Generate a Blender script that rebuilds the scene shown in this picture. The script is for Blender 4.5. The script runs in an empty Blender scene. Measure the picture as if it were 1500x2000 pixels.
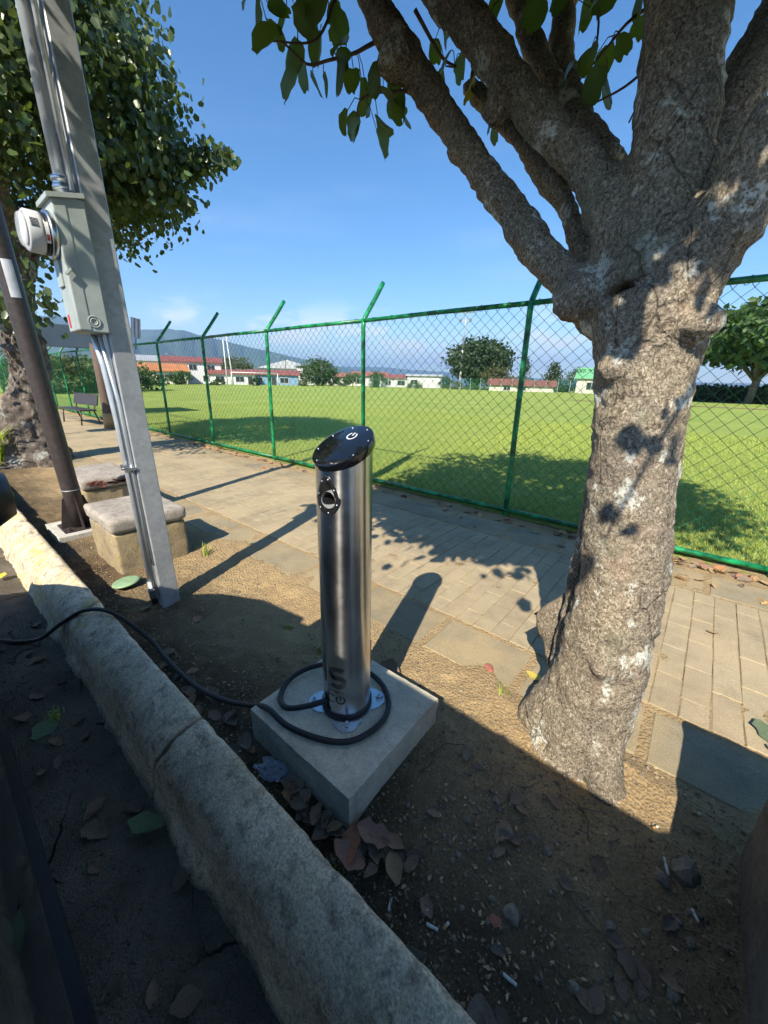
import bpy, bmesh, math, random
import numpy as np
from mathutils import Vector, Matrix, Euler

random.seed(7)
RNG = np.random.default_rng(11)
R = math.radians
scene = bpy.context.scene
COL = scene.collection

# Street frame: x runs along the kerb (towards the right of the picture), y from the road to the sports field, z up. Metres.
# ------------------------------------------------------------------ camera
CAM_H = 1.45
cam = bpy.data.cameras.new('camera')
cam.sensor_fit = 'VERTICAL'; cam.sensor_height = 36.0; cam.lens = 13.5
cam.clip_start = 0.02; cam.clip_end = 40000
camo = bpy.data.objects.new('camera', cam); COL.objects.link(camo)
pitch, roll = R(18.8), R(1.3)
head = Vector((-0.6361, 0.7716, 0)); rightv = Vector((0.7716, 0.6361, 0))
fwd = head * math.cos(pitch) + Vector((0, 0, -math.sin(pitch)))
upv = head * math.sin(pitch) + Vector((0, 0, math.cos(pitch)))
cr = rightv * math.cos(roll) + upv * math.sin(roll)
cu = -rightv * math.sin(roll) + upv * math.cos(roll)
camo.matrix_world = Matrix(((cr.x, cu.x, -fwd.x, 0), (cr.y, cu.y, -fwd.y, 0), (cr.z, cu.z, -fwd.z, CAM_H), (0, 0, 0, 1)))
scene.camera = camo

# ------------------------------------------------------------------ sky, sun, exposure
SUN_EL = R(41.5)
to_sun = Vector((0.326 * math.cos(SUN_EL), -0.9455 * math.cos(SUN_EL), math.sin(SUN_EL))).normalized()
world = bpy.data.worlds.new('World'); scene.world = world; world.use_nodes = True
wn, wl = world.node_tree.nodes, world.node_tree.links
for n in list(wn): wn.remove(n)
sky = wn.new('ShaderNodeTexSky'); sky.sky_type = 'NISHITA'; sky.sun_disc = False
sky.sun_elevation = SUN_EL; sky.sun_rotation = math.atan2(to_sun.x, to_sun.y)
sky.air_density = 1.0; sky.dust_density = 0.6; sky.ozone_density = 1.4; sky.altitude = 1100
bg = wn.new('ShaderNodeBackground'); bg.inputs['Strength'].default_value = 0.122
wout = wn.new('ShaderNodeOutputWorld')
tc = wn.new('ShaderNodeTexCoord'); sep = wn.new('ShaderNodeSeparateXYZ'); wl.new(tc.outputs['Generated'], sep.inputs[0])
def wmath(op, a, b=None, c=None):
    m = wn.new('ShaderNodeMath'); m.operation = op
    for i, v in enumerate((a, b, c)):
        if v is None: continue
        if isinstance(v, (int, float)): m.inputs[i].default_value = v
        else: wl.new(v, m.inputs[i])
    return m.outputs[0]
def wmap(v, a, b, c=0.0, d=1.0):
    m = wn.new('ShaderNodeMapRange'); m.interpolation_type = 'SMOOTHSTEP'
    for i, q in enumerate((a, b, c, d)): m.inputs[i + 1].default_value = q
    wl.new(v, m.inputs[0]); return m.outputs[0]
mp = wn.new('ShaderNodeMapping'); mp.inputs['Scale'].default_value = (1, 1, 3.2); wl.new(tc.outputs['Generated'], mp.inputs[0])
n1 = wn.new('ShaderNodeTexNoise'); n1.inputs['Scale'].default_value = 5.5; n1.inputs['Detail'].default_value = 9; n1.inputs['Roughness'].default_value = 0.58
wl.new(mp.outputs[0], n1.inputs['Vector'])
mp2 = wn.new('ShaderNodeMapping'); mp2.inputs['Scale'].default_value = (1, 1, 6); mp2.inputs['Rotation'].default_value = (0.25, 0.1, 0); wl.new(tc.outputs['Generated'], mp2.inputs[0])
n2 = wn.new('ShaderNodeTexNoise'); n2.inputs['Scale'].default_value = 2.2; n2.inputs['Detail'].default_value = 8; n2.inputs['Roughness'].default_value = 0.6
wl.new(mp2.outputs[0], n2.inputs['Vector'])
elev = sep.outputs['Z']
band = wmath('MULTIPLY', wmap(elev, 0.005, 0.05), wmap(elev, 0.19, 0.07))            # cumulus keeps low over the hills
cumulus = wmath('MULTIPLY', wmap(n1.outputs['Fac'], 0.50, 0.64), band)
cirrus = wmath('MULTIPLY', wmath('MULTIPLY', wmap(n2.outputs['Fac'], 0.5, 0.8), wmath('MULTIPLY', wmap(elev, 0.02, 0.12), wmap(elev, 0.6, 0.2))), 0.10)
horizon = wmath('MULTIPLY', wmap(elev, 0.17, 0.0), 0.45)
cl = wmath('MINIMUM', wmath('ADD', wmath('ADD', cumulus, cirrus), horizon), 0.95)
mix = wn.new('ShaderNodeMix'); mix.data_type = 'RGBA'
hsv = wn.new('ShaderNodeHueSaturation'); hsv.inputs['Saturation'].default_value = 1.3; hsv.inputs['Value'].default_value = 1.0
wl.new(sky.outputs[0], hsv.inputs['Color'])
wl.new(cl, mix.inputs[0]); wl.new(hsv.outputs[0], mix.inputs[6]); mix.inputs[7].default_value = (6.6, 7.0, 7.5, 1)
wl.new(mix.outputs[2], bg.inputs['Color']); wl.new(bg.outputs[0], wout.inputs[0])

sun = bpy.data.lights.new('sun', 'SUN'); sun.energy = 5.0; sun.angle = R(0.53); sun.color = (1.0, 0.92, 0.78)
suno = bpy.data.objects.new('sun', sun); COL.objects.link(suno)
suno.rotation_euler = to_sun.to_track_quat('Z', 'Y').to_euler(); suno.location = to_sun * 60

scene.view_settings.view_transform = 'Standard'; scene.view_settings.look = 'None'
scene.view_settings.exposure = 0.85; scene.view_settings.gamma = 1.0; scene.view_settings.use_curve_mapping = False
scene.render.engine = 'CYCLES'
scene.cycles.use_denoising = True
scene.cycles.max_bounces = 5; scene.cycles.diffuse_bounces = 1; scene.cycles.glossy_bounces = 3; scene.cycles.transparent_max_bounces = 12
scene.cycles.use_adaptive_sampling = True; scene.cycles.adaptive_threshold = 0.02; scene.cycles.volume_bounces = 0
scene.cycles.sample_clamp_indirect = 6

# ------------------------------------------------------------------ helpers
def _hash(ix, iy, iz):
    h = (ix * 374761393 + iy * 668265263 + iz * 2147483647 + 1274126177) & 0xffffffff
    h = ((h ^ (h >> 13)) * 1274126177) & 0xffffffff
    h = ((h ^ (h >> 16)) * 2246822519) & 0xffffffff
    return ((h ^ (h >> 15)) & 0xffffff) / float(0xffffff)
def vnoise(P):
    P = np.asarray(P, float); i = np.floor(P).astype(np.int64); f = P - i; f = f * f * (3 - 2 * f)
    r = 0
    for dx in (0, 1):
        for dy in (0, 1):
            for dz in (0, 1):
                w = (f[:, 0] if dx else 1 - f[:, 0]) * (f[:, 1] if dy else 1 - f[:, 1]) * (f[:, 2] if dz else 1 - f[:, 2])
                r = r + w * _hash(i[:, 0] + dx, i[:, 1] + dy, i[:, 2] + dz)
    return r * 2 - 1
def fbm(P, scale, oct=4, gain=0.5):
    P = np.asarray(P, float) * scale; a = 1; r = 0
    for o in range(oct):
        r = r + a * vnoise(P + o * 17.3); P = P * 2.03; a *= gain
    return r

def mesh_np(name, V, F):
    me = bpy.data.meshes.new(name)
    V = np.asarray(V, np.float32)
    if isinstance(F, np.ndarray):
        k = F.shape[1]; n = len(F)
        me.vertices.add(len(V)); me.vertices.foreach_set('co', V.ravel())
        me.loops.add(n * k); me.loops.foreach_set('vertex_index', F.astype(np.int32).ravel())
        me.polygons.add(n); me.polygons.foreach_set('loop_start', np.arange(0, n * k, k, dtype=np.int32))
        me.update(calc_edges=True); me.validate()
    else:
        me.from_pydata([tuple(v) for v in V], [], F); me.update()
    return me
def ob(name, me, mat=None, parent=None, smooth=False, loc=None, rot=None):
    o = bpy.data.objects.new(name, me); COL.objects.link(o)
    if mat is not None and me is not None and len(me.materials) == 0: me.materials.append(mat)
    if parent is not None: o.parent = parent
    if smooth: me.polygons.foreach_set('use_smooth', np.ones(len(me.polygons), bool))
    if loc is not None: o.location = loc
    if rot is not None: o.rotation_euler = rot
    return o
def empty(name, loc=(0, 0, 0), rot=(0, 0, 0)):
    o = bpy.data.objects.new(name, None); COL.objects.link(o); o.location = loc; o.rotation_euler = rot
    o.empty_display_size = 0.1; return o
def tag(o, label, cat, group=None):
    o['label'] = label; o['category'] = cat
    if group: o['group'] = group
    return o
def struct(o): o['kind'] = 'structure'; return o
def stuff(o): o['kind'] = 'stuff'; return o
def copy_tree(o, parent=None):
    c = o.copy(); COL.objects.link(c); c.parent = parent
    for ch in list(o.children): copy_tree(ch, c)
    return c

class MB:
    """collects verts and faces of one mesh"""
    def __init__(s): s.v = []; s.f = []
    def add(s, v, f):
        b = len(s.v); s.v += [tuple(map(float, p)) for p in v]; s.f += [[i + b for i in q] for q in f]; return s
    def box(s, c, d, rot=None, taper=1.0):
        hx, hy, hz = d[0] / 2, d[1] / 2, d[2] / 2; m = rot or Matrix.Identity(3)
        p = []
        for z in (-1, 1):
            t = taper if z > 0 else 1
            for x, y in ((-1, -1), (1, -1), (1, 1), (-1, 1)):
                p.append(Vector(c) + m @ Vector((x * hx * t, y * hy * t, z * hz)))
        return s.add(p, [[3, 2, 1, 0], [4, 5, 6, 7], [0, 1, 5, 4], [1, 2, 6, 5], [2, 3, 7, 6], [3, 0, 4, 7]])
    def span(s, a, b): 
        return s.box([(a[i] + b[i]) / 2 for i in range(3)], [abs(b[i] - a[i]) for i in range(3)])
    def tube(s, pts, rad, sides=10, caps=True, spin=0.0):
        pts = [Vector(p) for p in pts]; n = len(pts)
        rad = [rad] * n if isinstance(rad, (int, float)) else list(rad)
        t0 = (pts[1] - pts[0]).normalized(); ref = Vector((0, 0, 1)) if abs(t0.z) < 0.9 else Vector((1, 0, 0))
        u = t0.cross(ref).normalized(); V = []; F = []
        for i, p in enumerate(pts):
            t = (pts[min(i + 1, n - 1)] - pts[max(i - 1, 0)]).normalized()
            u = (u - t * u.dot(t)).normalized(); w = t.cross(u)
            for k in range(sides):
                a = 2 * math.pi * k / sides + spin; V.append(p + (u * math.cos(a) + w * math.sin(a)) * rad[i])
        for i in range(n - 1):
            for k in range(sides):
                a, b = i * sides + k, i * sides + (k + 1) % sides
                F.append([a, b, b + sides, a + sides])
        if caps: F.append(list(range(sides))[::-1]); F.append([(n - 1) * sides + k for k in range(sides)])
        return s.add(V, F)
    def lathe(s, prof, sides=32, c=(0, 0, 0), axis='z'):
        V = []; F = []; n = len(prof)
        for r, z in prof:
            for k in range(sides):
                a = 2 * math.pi * k / sides; x, y = r * math.cos(a), r * math.sin(a)
                p = (x, y, z) if axis == 'z' else ((x, -z, y) if axis == 'y' else (z, x, y))
                V.append((p[0] + c[0], p[1] + c[1], p[2] + c[2]))
        for i in range(n - 1):
            for k in range(sides):
                a, b = i * sides + k, i * sides + (k + 1) % sides; F.append([a, b, b + sides, a + sides])
        if prof[0][0] > 1e-6: F.append(list(range(sides))[::-1])
        if prof[-1][0] > 1e-6: F.append([(n - 1) * sides + k for k in range(sides)])
        return s.add(V, F)
    def prism(s, poly, z0, z1):
        n = len(poly); V = [(x, y, z0) for x, y in poly] + [(x, y, z1) for x, y in poly]
        return s.add(V, [list(range(n))[::-1], list(range(n, 2 * n))] + [[i, (i + 1) % n, n + (i + 1) % n, n + i] for i in range(n)])
    def mesh(s, name): 
        me = bpy.data.meshes.new(name); me.from_pydata(s.v, [], s.f); me.update(); return me
    def ob(s, name, mat, parent=None, smooth=False, **k): return ob(name, s.mesh(name), mat, parent, smooth, **k)
def bevel(o, w=0.004, seg=2):
    m = o.modifiers.new('bevel', 'BEVEL'); m.width = w; m.segments = seg; m.limit_method = 'ANGLE'; m.angle_limit = R(35); return o
def autosmooth(o, ang=40):
    me = o.data; bm = bmesh.new(); bm.from_mesh(me)
    for f in bm.faces: f.smooth = True
    for e in bm.edges:
        if len(e.link_faces) == 2 and e.calc_face_angle(0) > R(ang): e.smooth = False
    bm.to_mesh(me); bm.free(); return o
def catmull(pts, sub=6):
    P = [np.array(p, float) for p in pts]; P = [2 * P[0] - P[1]] + P + [2 * P[-1] - P[-2]]; out = []
    for i in range(1, len(P) - 2):
        for k in range(sub):
            t = k / sub; a, b, c, d = P[i - 1:i + 3]
            out.append(0.5 * ((2 * b) + (c - a) * t + (2 * a - 5 * b + 4 * c - d) * t * t + (3 * b - a - 3 * c + d) * t ** 3))
    out.append(P[-2]); return out

# ------------------------------------------------------------------ materials
class NT:
    def __init__(s, name):
        s.m = bpy.data.materials.new(name); s.m.use_nodes = True; s.t = s.m.node_tree; s.n = s.t.nodes; s.l = s.t.links
        s.b = s.n['Principled BSDF']; s.o = s.n['Material Output']
        s.tc = s.n.new('ShaderNodeTexCoord'); s.co = s.tc.outputs['Object']
    def world(s):
        g = s.n.new('ShaderNodeNewGeometry'); s.co = g.outputs['Position']; return s
    def set(s, **k):
        for a, v in k.items():
            i = s.b.inputs[a.replace('_', ' ')]
            if isinstance(v, bpy.types.NodeSocket): s.l.new(v, i)
            else: i.default_value = (*v, 1) if isinstance(v, tuple) and len(v) == 3 else v
        return s
    def map(s, sc, loc=(0, 0, 0)):
        m = s.n.new('ShaderNodeMapping'); m.inputs['Scale'].default_value = sc; m.inputs['Location'].default_value = loc
        s.l.new(s.co, m.inputs[0]); return m.outputs[0]
    def noise(s, scale, detail=5, rough=0.55, vec=None, dist=0.0):
        n = s.n.new('ShaderNodeTexNoise'); n.inputs['Scale'].default_value = scale; n.inputs['Detail'].default_value = detail
        n.inputs['Roughness'].default_value = rough; n.inputs['Distortion'].default_value = dist
        s.l.new(vec or s.co, n.inputs['Vector']); return n.outputs['Fac']
    def voro(s, scale, feat='F1', vec=None, out='Distance', rnd=1.0):
        n = s.n.new('ShaderNodeTexVoronoi'); n.feature = feat; n.inputs['Scale'].default_value = scale; n.inputs['Randomness'].default_value = rnd
        s.l.new(vec or s.co, n.inputs['Vector']); return n.outputs[out]
    def ramp(s, f, stops, interp='LINEAR'):
        r = s.n.new('ShaderNodeValToRGB'); e = r.color_ramp.elements; r.color_ramp.interpolation = interp
        while len(e) < len(stops): e.new(0.5)
        for i, (p, c) in enumerate(stops):
            e[i].position = p; e[i].color = (*c, 1) if isinstance(c, tuple) else (c, c, c, 1)
        s.l.new(f, r.inputs[0]); return r.outputs[0]
    def mr(s, f, a, b, c=0.0, d=1.0):
        m = s.n.new('ShaderNodeMapRange'); 
        for i, q in enumerate((a, b, c, d)): m.inputs[i + 1].default_value = q
        s.l.new(f, m.inputs[0]); return m.outputs[0]
    def mix(s, f, a, b, mode='MIX'):
        m = s.n.new('ShaderNodeMix'); m.data_type = 'RGBA'; m.blend_type = mode
        for i, v in ((0, f), (6, a), (7, b)):
            if isinstance(v, bpy.types.NodeSocket): s.l.new(v, m.inputs[i])
            elif i == 0: m.inputs[0].default_value = v
            else: m.inputs[i].default_value = (*v, 1)
        return m.outputs[2]
    def math(s, op, a, b=0.0):
        m = s.n.new('ShaderNodeMath'); m.operation = op
        for i, v in enumerate((a, b)):
            if isinstance(v, bpy.types.NodeSocket): s.l.new(v, m.inputs[i])
            else: m.inputs[i].default_value = v
        return m.outputs[0]
    def bump(s, h, strength=0.5, dist=0.01):
        n = s.n.new('ShaderNodeBump'); n.inputs['Strength'].default_value = strength; n.inputs['Distance'].default_value = dist
        s.l.new(h, n.inputs['Height'])
        if s.b.inputs['Normal'].is_linked: s.l.new(s.b.inputs['Normal'].links[0].from_socket, n.inputs['Normal'])
        s.l.new(n.outputs[0], s.b.inputs['Normal']); return s
    def rnd(s): return s.n.new('ShaderNodeObjectInfo').outputs['Random']
    def hsv(s, c, v=1.0, h=0.5, sat=1.0):
        n = s.n.new('ShaderNodeHueSaturation')
        for k, q in (('Hue', h), ('Saturation', sat), ('Value', v)):
            if isinstance(q, bpy.types.NodeSocket): s.l.new(q, n.inputs[k])
            else: n.inputs[k].default_value = q
        s.l.new(c, n.inputs['Color']); return n.outputs[0]
M = {}
STEEL_ROT = 0.25
def simple(name, c, rough=0.6, metal=0.0, var=0.25, sc=8.0, bs=60.0, bump=0.15, spec=0.5, **k):
    t = NT(name); f = t.noise(sc, 6, 0.6)
    dk = tuple(x * (1 - var) for x in c); lt = tuple(min(1, x * (1 + var)) for x in c)
    t.set(Base_Color=t.ramp(f, [(0.3, dk), (0.7, lt)]), Roughness=rough, Metallic=metal, **k)
    t.b.inputs['Specular IOR Level'].default_value = spec
    if bump: t.bump(t.noise(bs, 4), bump, 0.004)
    M[name] = t.m; return t.m

def mk_materials():
    # bark of the near tree: fine grey-tan flecks, lichen blots
    t = NT('bark'); vz = t.map((1, 1, 0.75))
    a = t.noise(120, 7, 0.74, vz, 0.9); b = t.noise(18, 5, 0.6, vz); c = t.voro(85, vec=vz)
    col = t.ramp(a, [(0.33, (0.06, 0.046, 0.032)), (0.45, (0.18, 0.142, 0.10)), (0.54, (0.36, 0.30, 0.215)), (0.66, (0.66, 0.575, 0.435))])
    col = t.mix(t.mr(b, 0.5, 0.75, 0, 0.5), col, (0.26, 0.21, 0.15))
    col = t.mix(t.mr(t.noise(7, 4, 0.6), 0.56, 0.72, 0, 0.4), col, (0.40, 0.28, 0.20))
    lich = t.math('MULTIPLY', t.mr(t.noise(9, 6, 0.65, t.map((1, 1, 0.8), (3.1, 1.7, 0.4))), 0.575, 0.61), t.mr(t.noise(70, 4, 0.7), 0.42, 0.52))
    col = t.mix(lich, col, (0.66, 0.66, 0.57))
    col = t.mix(t.math('MULTIPLY', t.mr(t.noise(5.5, 6, 0.65, t.map((1, 1, 0.7), (9.1, 4.7, 2.4))), 0.57, 0.68), 0.45), col, (0.21, 0.22, 0.14))
    big = t.noise(3.1, 6, 0.6, t.map((1, 1, 0.6), (5, 8, 1)))
    col = t.hsv(col, v=t.mr(big, 0.32, 0.68, 0.68, 1.2), sat=t.mr(big, 0.3, 0.7, 0.8, 1.1))
    ed = t.voro(11, 'DISTANCE_TO_EDGE', t.mix(0.14, t.map((1, 1, 0.55)), t.n.new('ShaderNodeTexNoise').outputs['Color'], 'ADD'))
    crk = t.math('MULTIPLY', t.mr(ed, 0.0, 0.035, 1, 0), t.mr(t.noise(2.6, 4, 0.6, t.map((1, 1, 1), (2, 7, 3))), 0.5, 0.62))
    col = t.mix(t.math('MULTIPLY', crk, 0.5), col, (0.05, 0.038, 0.028))
    t.set(Base_Color=col, Roughness=0.92); t.b.inputs['Specular IOR Level'].default_value = 0.15
    t.bump(t.math('MULTIPLY', crk, -1.0), 0.6, 0.015); t.bump(t.noise(30, 4, 0.6, t.map((1, 1, 3.0))), 0.35, 0.015); t.bump(c, 0.35, 0.006); t.bump(a, 0.7, 0.008); t.bump(b, 0.4, 0.02); M['bark'] = t.m
    t = NT('bark_dark'); vz = t.map((1, 1, 0.55)); a = t.noise(17, 7, 0.7, vz, 0.4); b = t.noise(4, 5, 0.65)
    col = t.ramp(a, [(0.35, (0.05, 0.038, 0.03)), (0.55, (0.15, 0.12, 0.095)), (0.72, (0.36, 0.32, 0.27))])
    col = t.mix(t.mr(b, 0.55, 0.66, 0, 0.75), col, (0.40, 0.41, 0.37))
    t.set(Base_Color=col, Roughness=0.95); t.bump(a, 0.8, 0.04); M['bark_dark'] = t.m
    simple('twig', (0.12, 0.085, 0.07), 0.9, var=0.4, sc=40, bump=0.3, bs=160)
    # leaves
    def leafm(name, c, var=0.5, trans=0.25, gloss=0.38):
        t = NT(name); r = t.rnd(); f = t.noise(3.3, 3, 0.5, t.tc.outputs['Object'])
        col = t.ramp(f, [(0.3, tuple(x * (1 - var) for x in c)), (0.7, tuple(x * (1 + var) for x in c))])
        col = t.hsv(col, v=t.mr(r, 0, 1, 0.75, 1.3), h=t.mr(r, 0, 1, 0.485, 0.51))
        t.set(Base_Color=col, Roughness=gloss)
        tr = t.n.new('ShaderNodeBsdfTranslucent'); tr.inputs[0].default_value = (c[0] * 3.2, c[1] * 3.0, c[2] * 1.0, 1)
        mx = t.n.new('ShaderNodeMixShader'); mx.inputs[0].default_value = trans
        t.l.new(t.b.outputs[0], mx.inputs[1]); t.l.new(tr.outputs[0], mx.inputs[2]); t.l.new(mx.outputs[0], t.o.inputs[0])
        M[name] = t.m
    leafm('leaf_near', (0.06, 0.095, 0.028), 0.35, 0.34, 0.42)
    leafm('leaf_yellow', (0.19, 0.17, 0.025), 0.4, 0.35)
    leafm('leaf_left', (0.075, 0.12, 0.038), 0.45, 0.16, 0.36)
    leafm('leaf_far', (0.045, 0.085, 0.022), 0.5, 0.15, 0.6)
    leafm('leaf_far_dark', (0.032, 0.06, 0.02), 0.5, 0.12, 0.6)
    leafm('leaf_far_olive', (0.085, 0.10, 0.035), 0.5, 0.15, 0.6)
    leafm('leaf_fern', (0.19, 0.26, 0.025), 0.4, 0.4)
    def dry(name, c):
        t = NT(name); r = t.rnd(); f = t.noise(26, 5, 0.65)
        col = t.ramp(f, [(0.3, tuple(x * 0.55 for x in c)), (0.7, tuple(x * 1.35 for x in c))])
        col = t.hsv(col, v=t.mr(r, 0, 1, 0.6, 1.35), sat=t.mr(r, 0, 1, 0.7, 1.1))
        t.set(Base_Color=col, Roughness=0.75); t.bump(t.noise(50, 4), 0.4, 0.004); M[name] = t.m
    dry('dry_brown', (0.25, 0.16, 0.095)); dry('dry_tan', (0.38, 0.25, 0.12)); dry('dry_red', (0.36, 0.15, 0.075))
    t = NT('litter').world(); t.set(Base_Color=t.ramp(t.noise(60, 2, 0.5), [(0.3, (0.14, 0.085, 0.045)), (0.5, (0.36, 0.24, 0.12)), (0.7, (0.62, 0.47, 0.27))]), Roughness=0.85); M['litter'] = t.m
    dry('leaf_fallen_green', (0.15, 0.22, 0.09)); dry('leaf_fallen_yellow', (0.55, 0.42, 0.07))
    # dirt
    t = NT('dirt').world(); a = t.noise(7, 7, 0.62); b = t.noise(120, 5, 0.7); c = t.voro(70); d = t.noise(1.6, 4, 0.6)
    col = t.ramp(a, [(0.3, (0.14, 0.095, 0.056)), (0.5, (0.24, 0.168, 0.095)), (0.72, (0.46, 0.33, 0.175))])
    sp = t.n.new('ShaderNodeSeparateXYZ'); t.l.new(t.co, sp.inputs[0])
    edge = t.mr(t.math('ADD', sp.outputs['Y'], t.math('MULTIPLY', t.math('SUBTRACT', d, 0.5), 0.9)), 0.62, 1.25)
    col = t.mix(edge, t.mix(0.62, col, (0.07, 0.054, 0.038)), t.mix(0.55, col, (0.66, 0.475, 0.25)))       # darker by the kerb, paler and sandier by the paving
    col = t.mix(t.mr(b, 0.42, 0.66, 0, 0.6), col, t.mix(0.5, col, (0.035, 0.026, 0.02), 'MULTIPLY'))
    peb = t.mr(t.voro(150, out='Distance'), 0.10, 0.22, 1, 0)
    col = t.mix(t.math('MULTIPLY', peb, t.mr(t.noise(12, 3), 0.5, 0.7)), col, (0.42, 0.38, 0.32))
    t.set(Base_Color=col, Roughness=0.97); t.b.inputs['Specular IOR Level'].default_value = 0.1
    t.bump(c, 0.6, 0.016); t.bump(b, 0.9, 0.012); M['dirt'] = t.m
    # pavers and border slabs, sand trodden in
    def paving(name, c1, c2, dusty, amt):
        t = NT(name).world(); r = t.rnd(); a = t.noise(11, 6, 0.65); b = t.noise(170, 4, 0.75); d = t.noise(2.1, 5, 0.6)
        col = t.mix(r, c1, c2); col = t.hsv(col, v=t.mr(a, 0.3, 0.7, 0.8, 1.2))
        col = t.mix(t.mr(d, 0.36, 0.62, 0.12, amt), col, dusty)
        col = t.hsv(col, v=t.mr(b, 0.3, 0.7, 0.66, 1.30))
        t.set(Base_Color=col, Roughness=0.93); t.b.inputs['Specular IOR Level'].default_value = 0.2
        t.bump(b, 0.5, 0.003); t.bump(a, 0.3, 0.006); M[name] = t.m
    paving('paver', (0.29, 0.232, 0.152), (0.36, 0.295, 0.195), (0.46, 0.365, 0.22), 0.78)
    paving('border_slab', (0.19, 0.17, 0.125), (0.24, 0.215, 0.155), (0.46, 0.345, 0.185), 0.7)
    # concrete
    def conc(name, c, stain=(0.10, 0.095, 0.085), ylw=0.0, dark=0.5, fine=0.5):
        t = NT(name).world(); a = t.noise(5, 7, 0.65); b = t.noise(130, 6, 0.72); d = t.noise(22, 6, 0.7, None, 0.5)
        col = t.ramp(a, [(0.3, tuple(x * 0.72 for x in c)), (0.7, tuple(x * 1.18 for x in c))])
        col = t.mix(t.mr(d, 0.48, 0.70, 0, dark), col, stain)
        if ylw: sp = t.n.new('ShaderNodeSeparateXYZ'); t.l.new(t.co, sp.inputs[0]); col = t.mix(t.math('MULTIPLY', t.math('MULTIPLY', t.mr(t.noise(6.5, 6, 0.7, t.map((1, 1, 1), (4, 2, 7))), 0.48, 0.66), t.mr(sp.outputs['X'], -1.9, -2.9, 0.22, 1.0)), ylw), col, (0.60, 0.45, 0.13))
        col = t.hsv(col, v=t.mr(b, 0.3, 0.7, 1 - fine * 0.6, 1 + fine * 0.6))
        t.set(Base_Color=col, Roughness=0.93); t.b.inputs['Specular IOR Level'].default_value = 0.2
        t.bump(d, 0.4, 0.012); t.bump(b, 0.55, 0.005); M[name] = t.m
    conc('kerb_concrete', (0.66, 0.56, 0.40), (0.11, 0.09, 0.064), 0.75, 0.75, 0.9)
    conc('slab_concrete', (0.64, 0.57, 0.43), (0.30, 0.26, 0.19), 0.0, 0.45, 0.35)
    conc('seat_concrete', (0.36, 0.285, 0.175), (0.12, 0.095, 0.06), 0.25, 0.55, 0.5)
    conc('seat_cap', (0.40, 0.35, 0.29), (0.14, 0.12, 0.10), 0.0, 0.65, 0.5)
    conc('seat_shaded', (0.17, 0.145, 0.11), (0.06, 0.05, 0.04), 0.0, 0.6, 0.5)  # block concrete darkened: the shade on it is put into the colour
    conc('pad_concrete', (0.55, 0.52, 0.44), (0.30, 0.27, 0.22), 0.0, 0.4, 0.3)
    conc('stone', (0.28, 0.23, 0.17), (0.10, 0.08, 0.06), 0, 0.5, 0.5)
    # asphalt
    t = NT('asphalt').world(); a = t.noise(3, 7, 0.65); b = t.voro(150); d = t.noise(210, 4, 0.7)
    col = t.ramp(a, [(0.3, (0.09, 0.077, 0.06)), (0.7, (0.215, 0.182, 0.135))])
    ck = t.voro(1.9, 'DISTANCE_TO_EDGE', t.mix(0.22, t.co, t.n.new('ShaderNodeTexNoise').outputs['Color'], 'ADD'))
    crack = t.math('MULTIPLY', t.mr(ck, 0.002, 0.012, 1, 0), t.mr(t.noise(1.7, 3), 0.52, 0.64))
    col = t.mix(crack, col, (0.028, 0.025, 0.022)); col = t.hsv(col, v=t.mr(d, 0.3, 0.7, 0.55, 1.45))
    t.set(Base_Color=col, Roughness=0.95); t.b.inputs['Specular IOR Level'].default_value = 0.15
    t.bump(b, 0.6, 0.008); t.bump(t.math('MULTIPLY', crack, -1.0), 0.9, 0.02); M['asphalt'] = t.m
    # grass
    t = NT('grass').world(); a = t.noise(0.35, 6, 0.6); b = t.noise(38, 5, 0.7, t.map((1, 1, 1))); d = t.noise(4.5, 5, 0.65)
    col = t.ramp(a, [(0.3, (0.195, 0.295, 0.055)), (0.7, (0.315, 0.385, 0.09))])
    col = t.mix(t.mr(d, 0.4, 0.7, 0, 0.4), col, (0.43, 0.42, 0.13)); col = t.mix(t.mr(t.noise(1.1, 5, 0.7), 0.55, 0.75, 0, 0.55), col, (0.16, 0.255, 0.04)); col = t.hsv(col, v=t.mr(b, 0.28, 0.7, 0.42, 1.45))
    t.set(Base_Color=col, Roughness=0.9); t.b.inputs['Specular IOR Level'].default_value = 0.1
    t.bump(b, 1.0, 0.03); M['grass'] = t.m
    t = NT('grass_blade').world(); a = t.noise(14, 3); col = t.ramp(a, [(0.3, (0.17, 0.26, 0.03)), (0.7, (0.46, 0.50, 0.11))])
    t.set(Base_Color=col, Roughness=0.6); M['grass_blade'] = t.m
    simple('far_ground', (0.09, 0.11, 0.05), 0.95, sc=0.01, var=0.5, bump=0)
    simple('mountain_green', (0.035, 0.06, 0.032), 0.95, sc=0.004, var=0.5, bump=0)
    simple('bare_soil', (0.24, 0.15, 0.085), 0.95, sc=1.5)
    # metals and paints
    t = NT('stainless'); s = t.noise(60, 3, 0.6, t.map((1.2, 1.2, 12))); sm = t.noise(6, 6, 0.65)
    t.set(Base_Color=t.ramp(sm, [(0.3, (0.52, 0.515, 0.50)), (0.7, (0.76, 0.75, 0.73))]), Metallic=1.0,
          Roughness=t.mr(sm, 0.3, 0.75, 0.19, 0.29), Anisotropic=0.92, Anisotropic_Rotation=STEEL_ROT)
    tg = t.n.new('ShaderNodeTangent'); tg.direction_type = 'RADIAL'; tg.axis = 'Z'; t.l.new(tg.outputs[0], t.b.inputs['Tangent'])
    t.bump(s, 0.02, 0.002); M['stainless'] = t.m
    t = NT('galvanised'); a = t.voro(45, out='Color'); b = t.noise(5, 6, 0.6)
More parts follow.
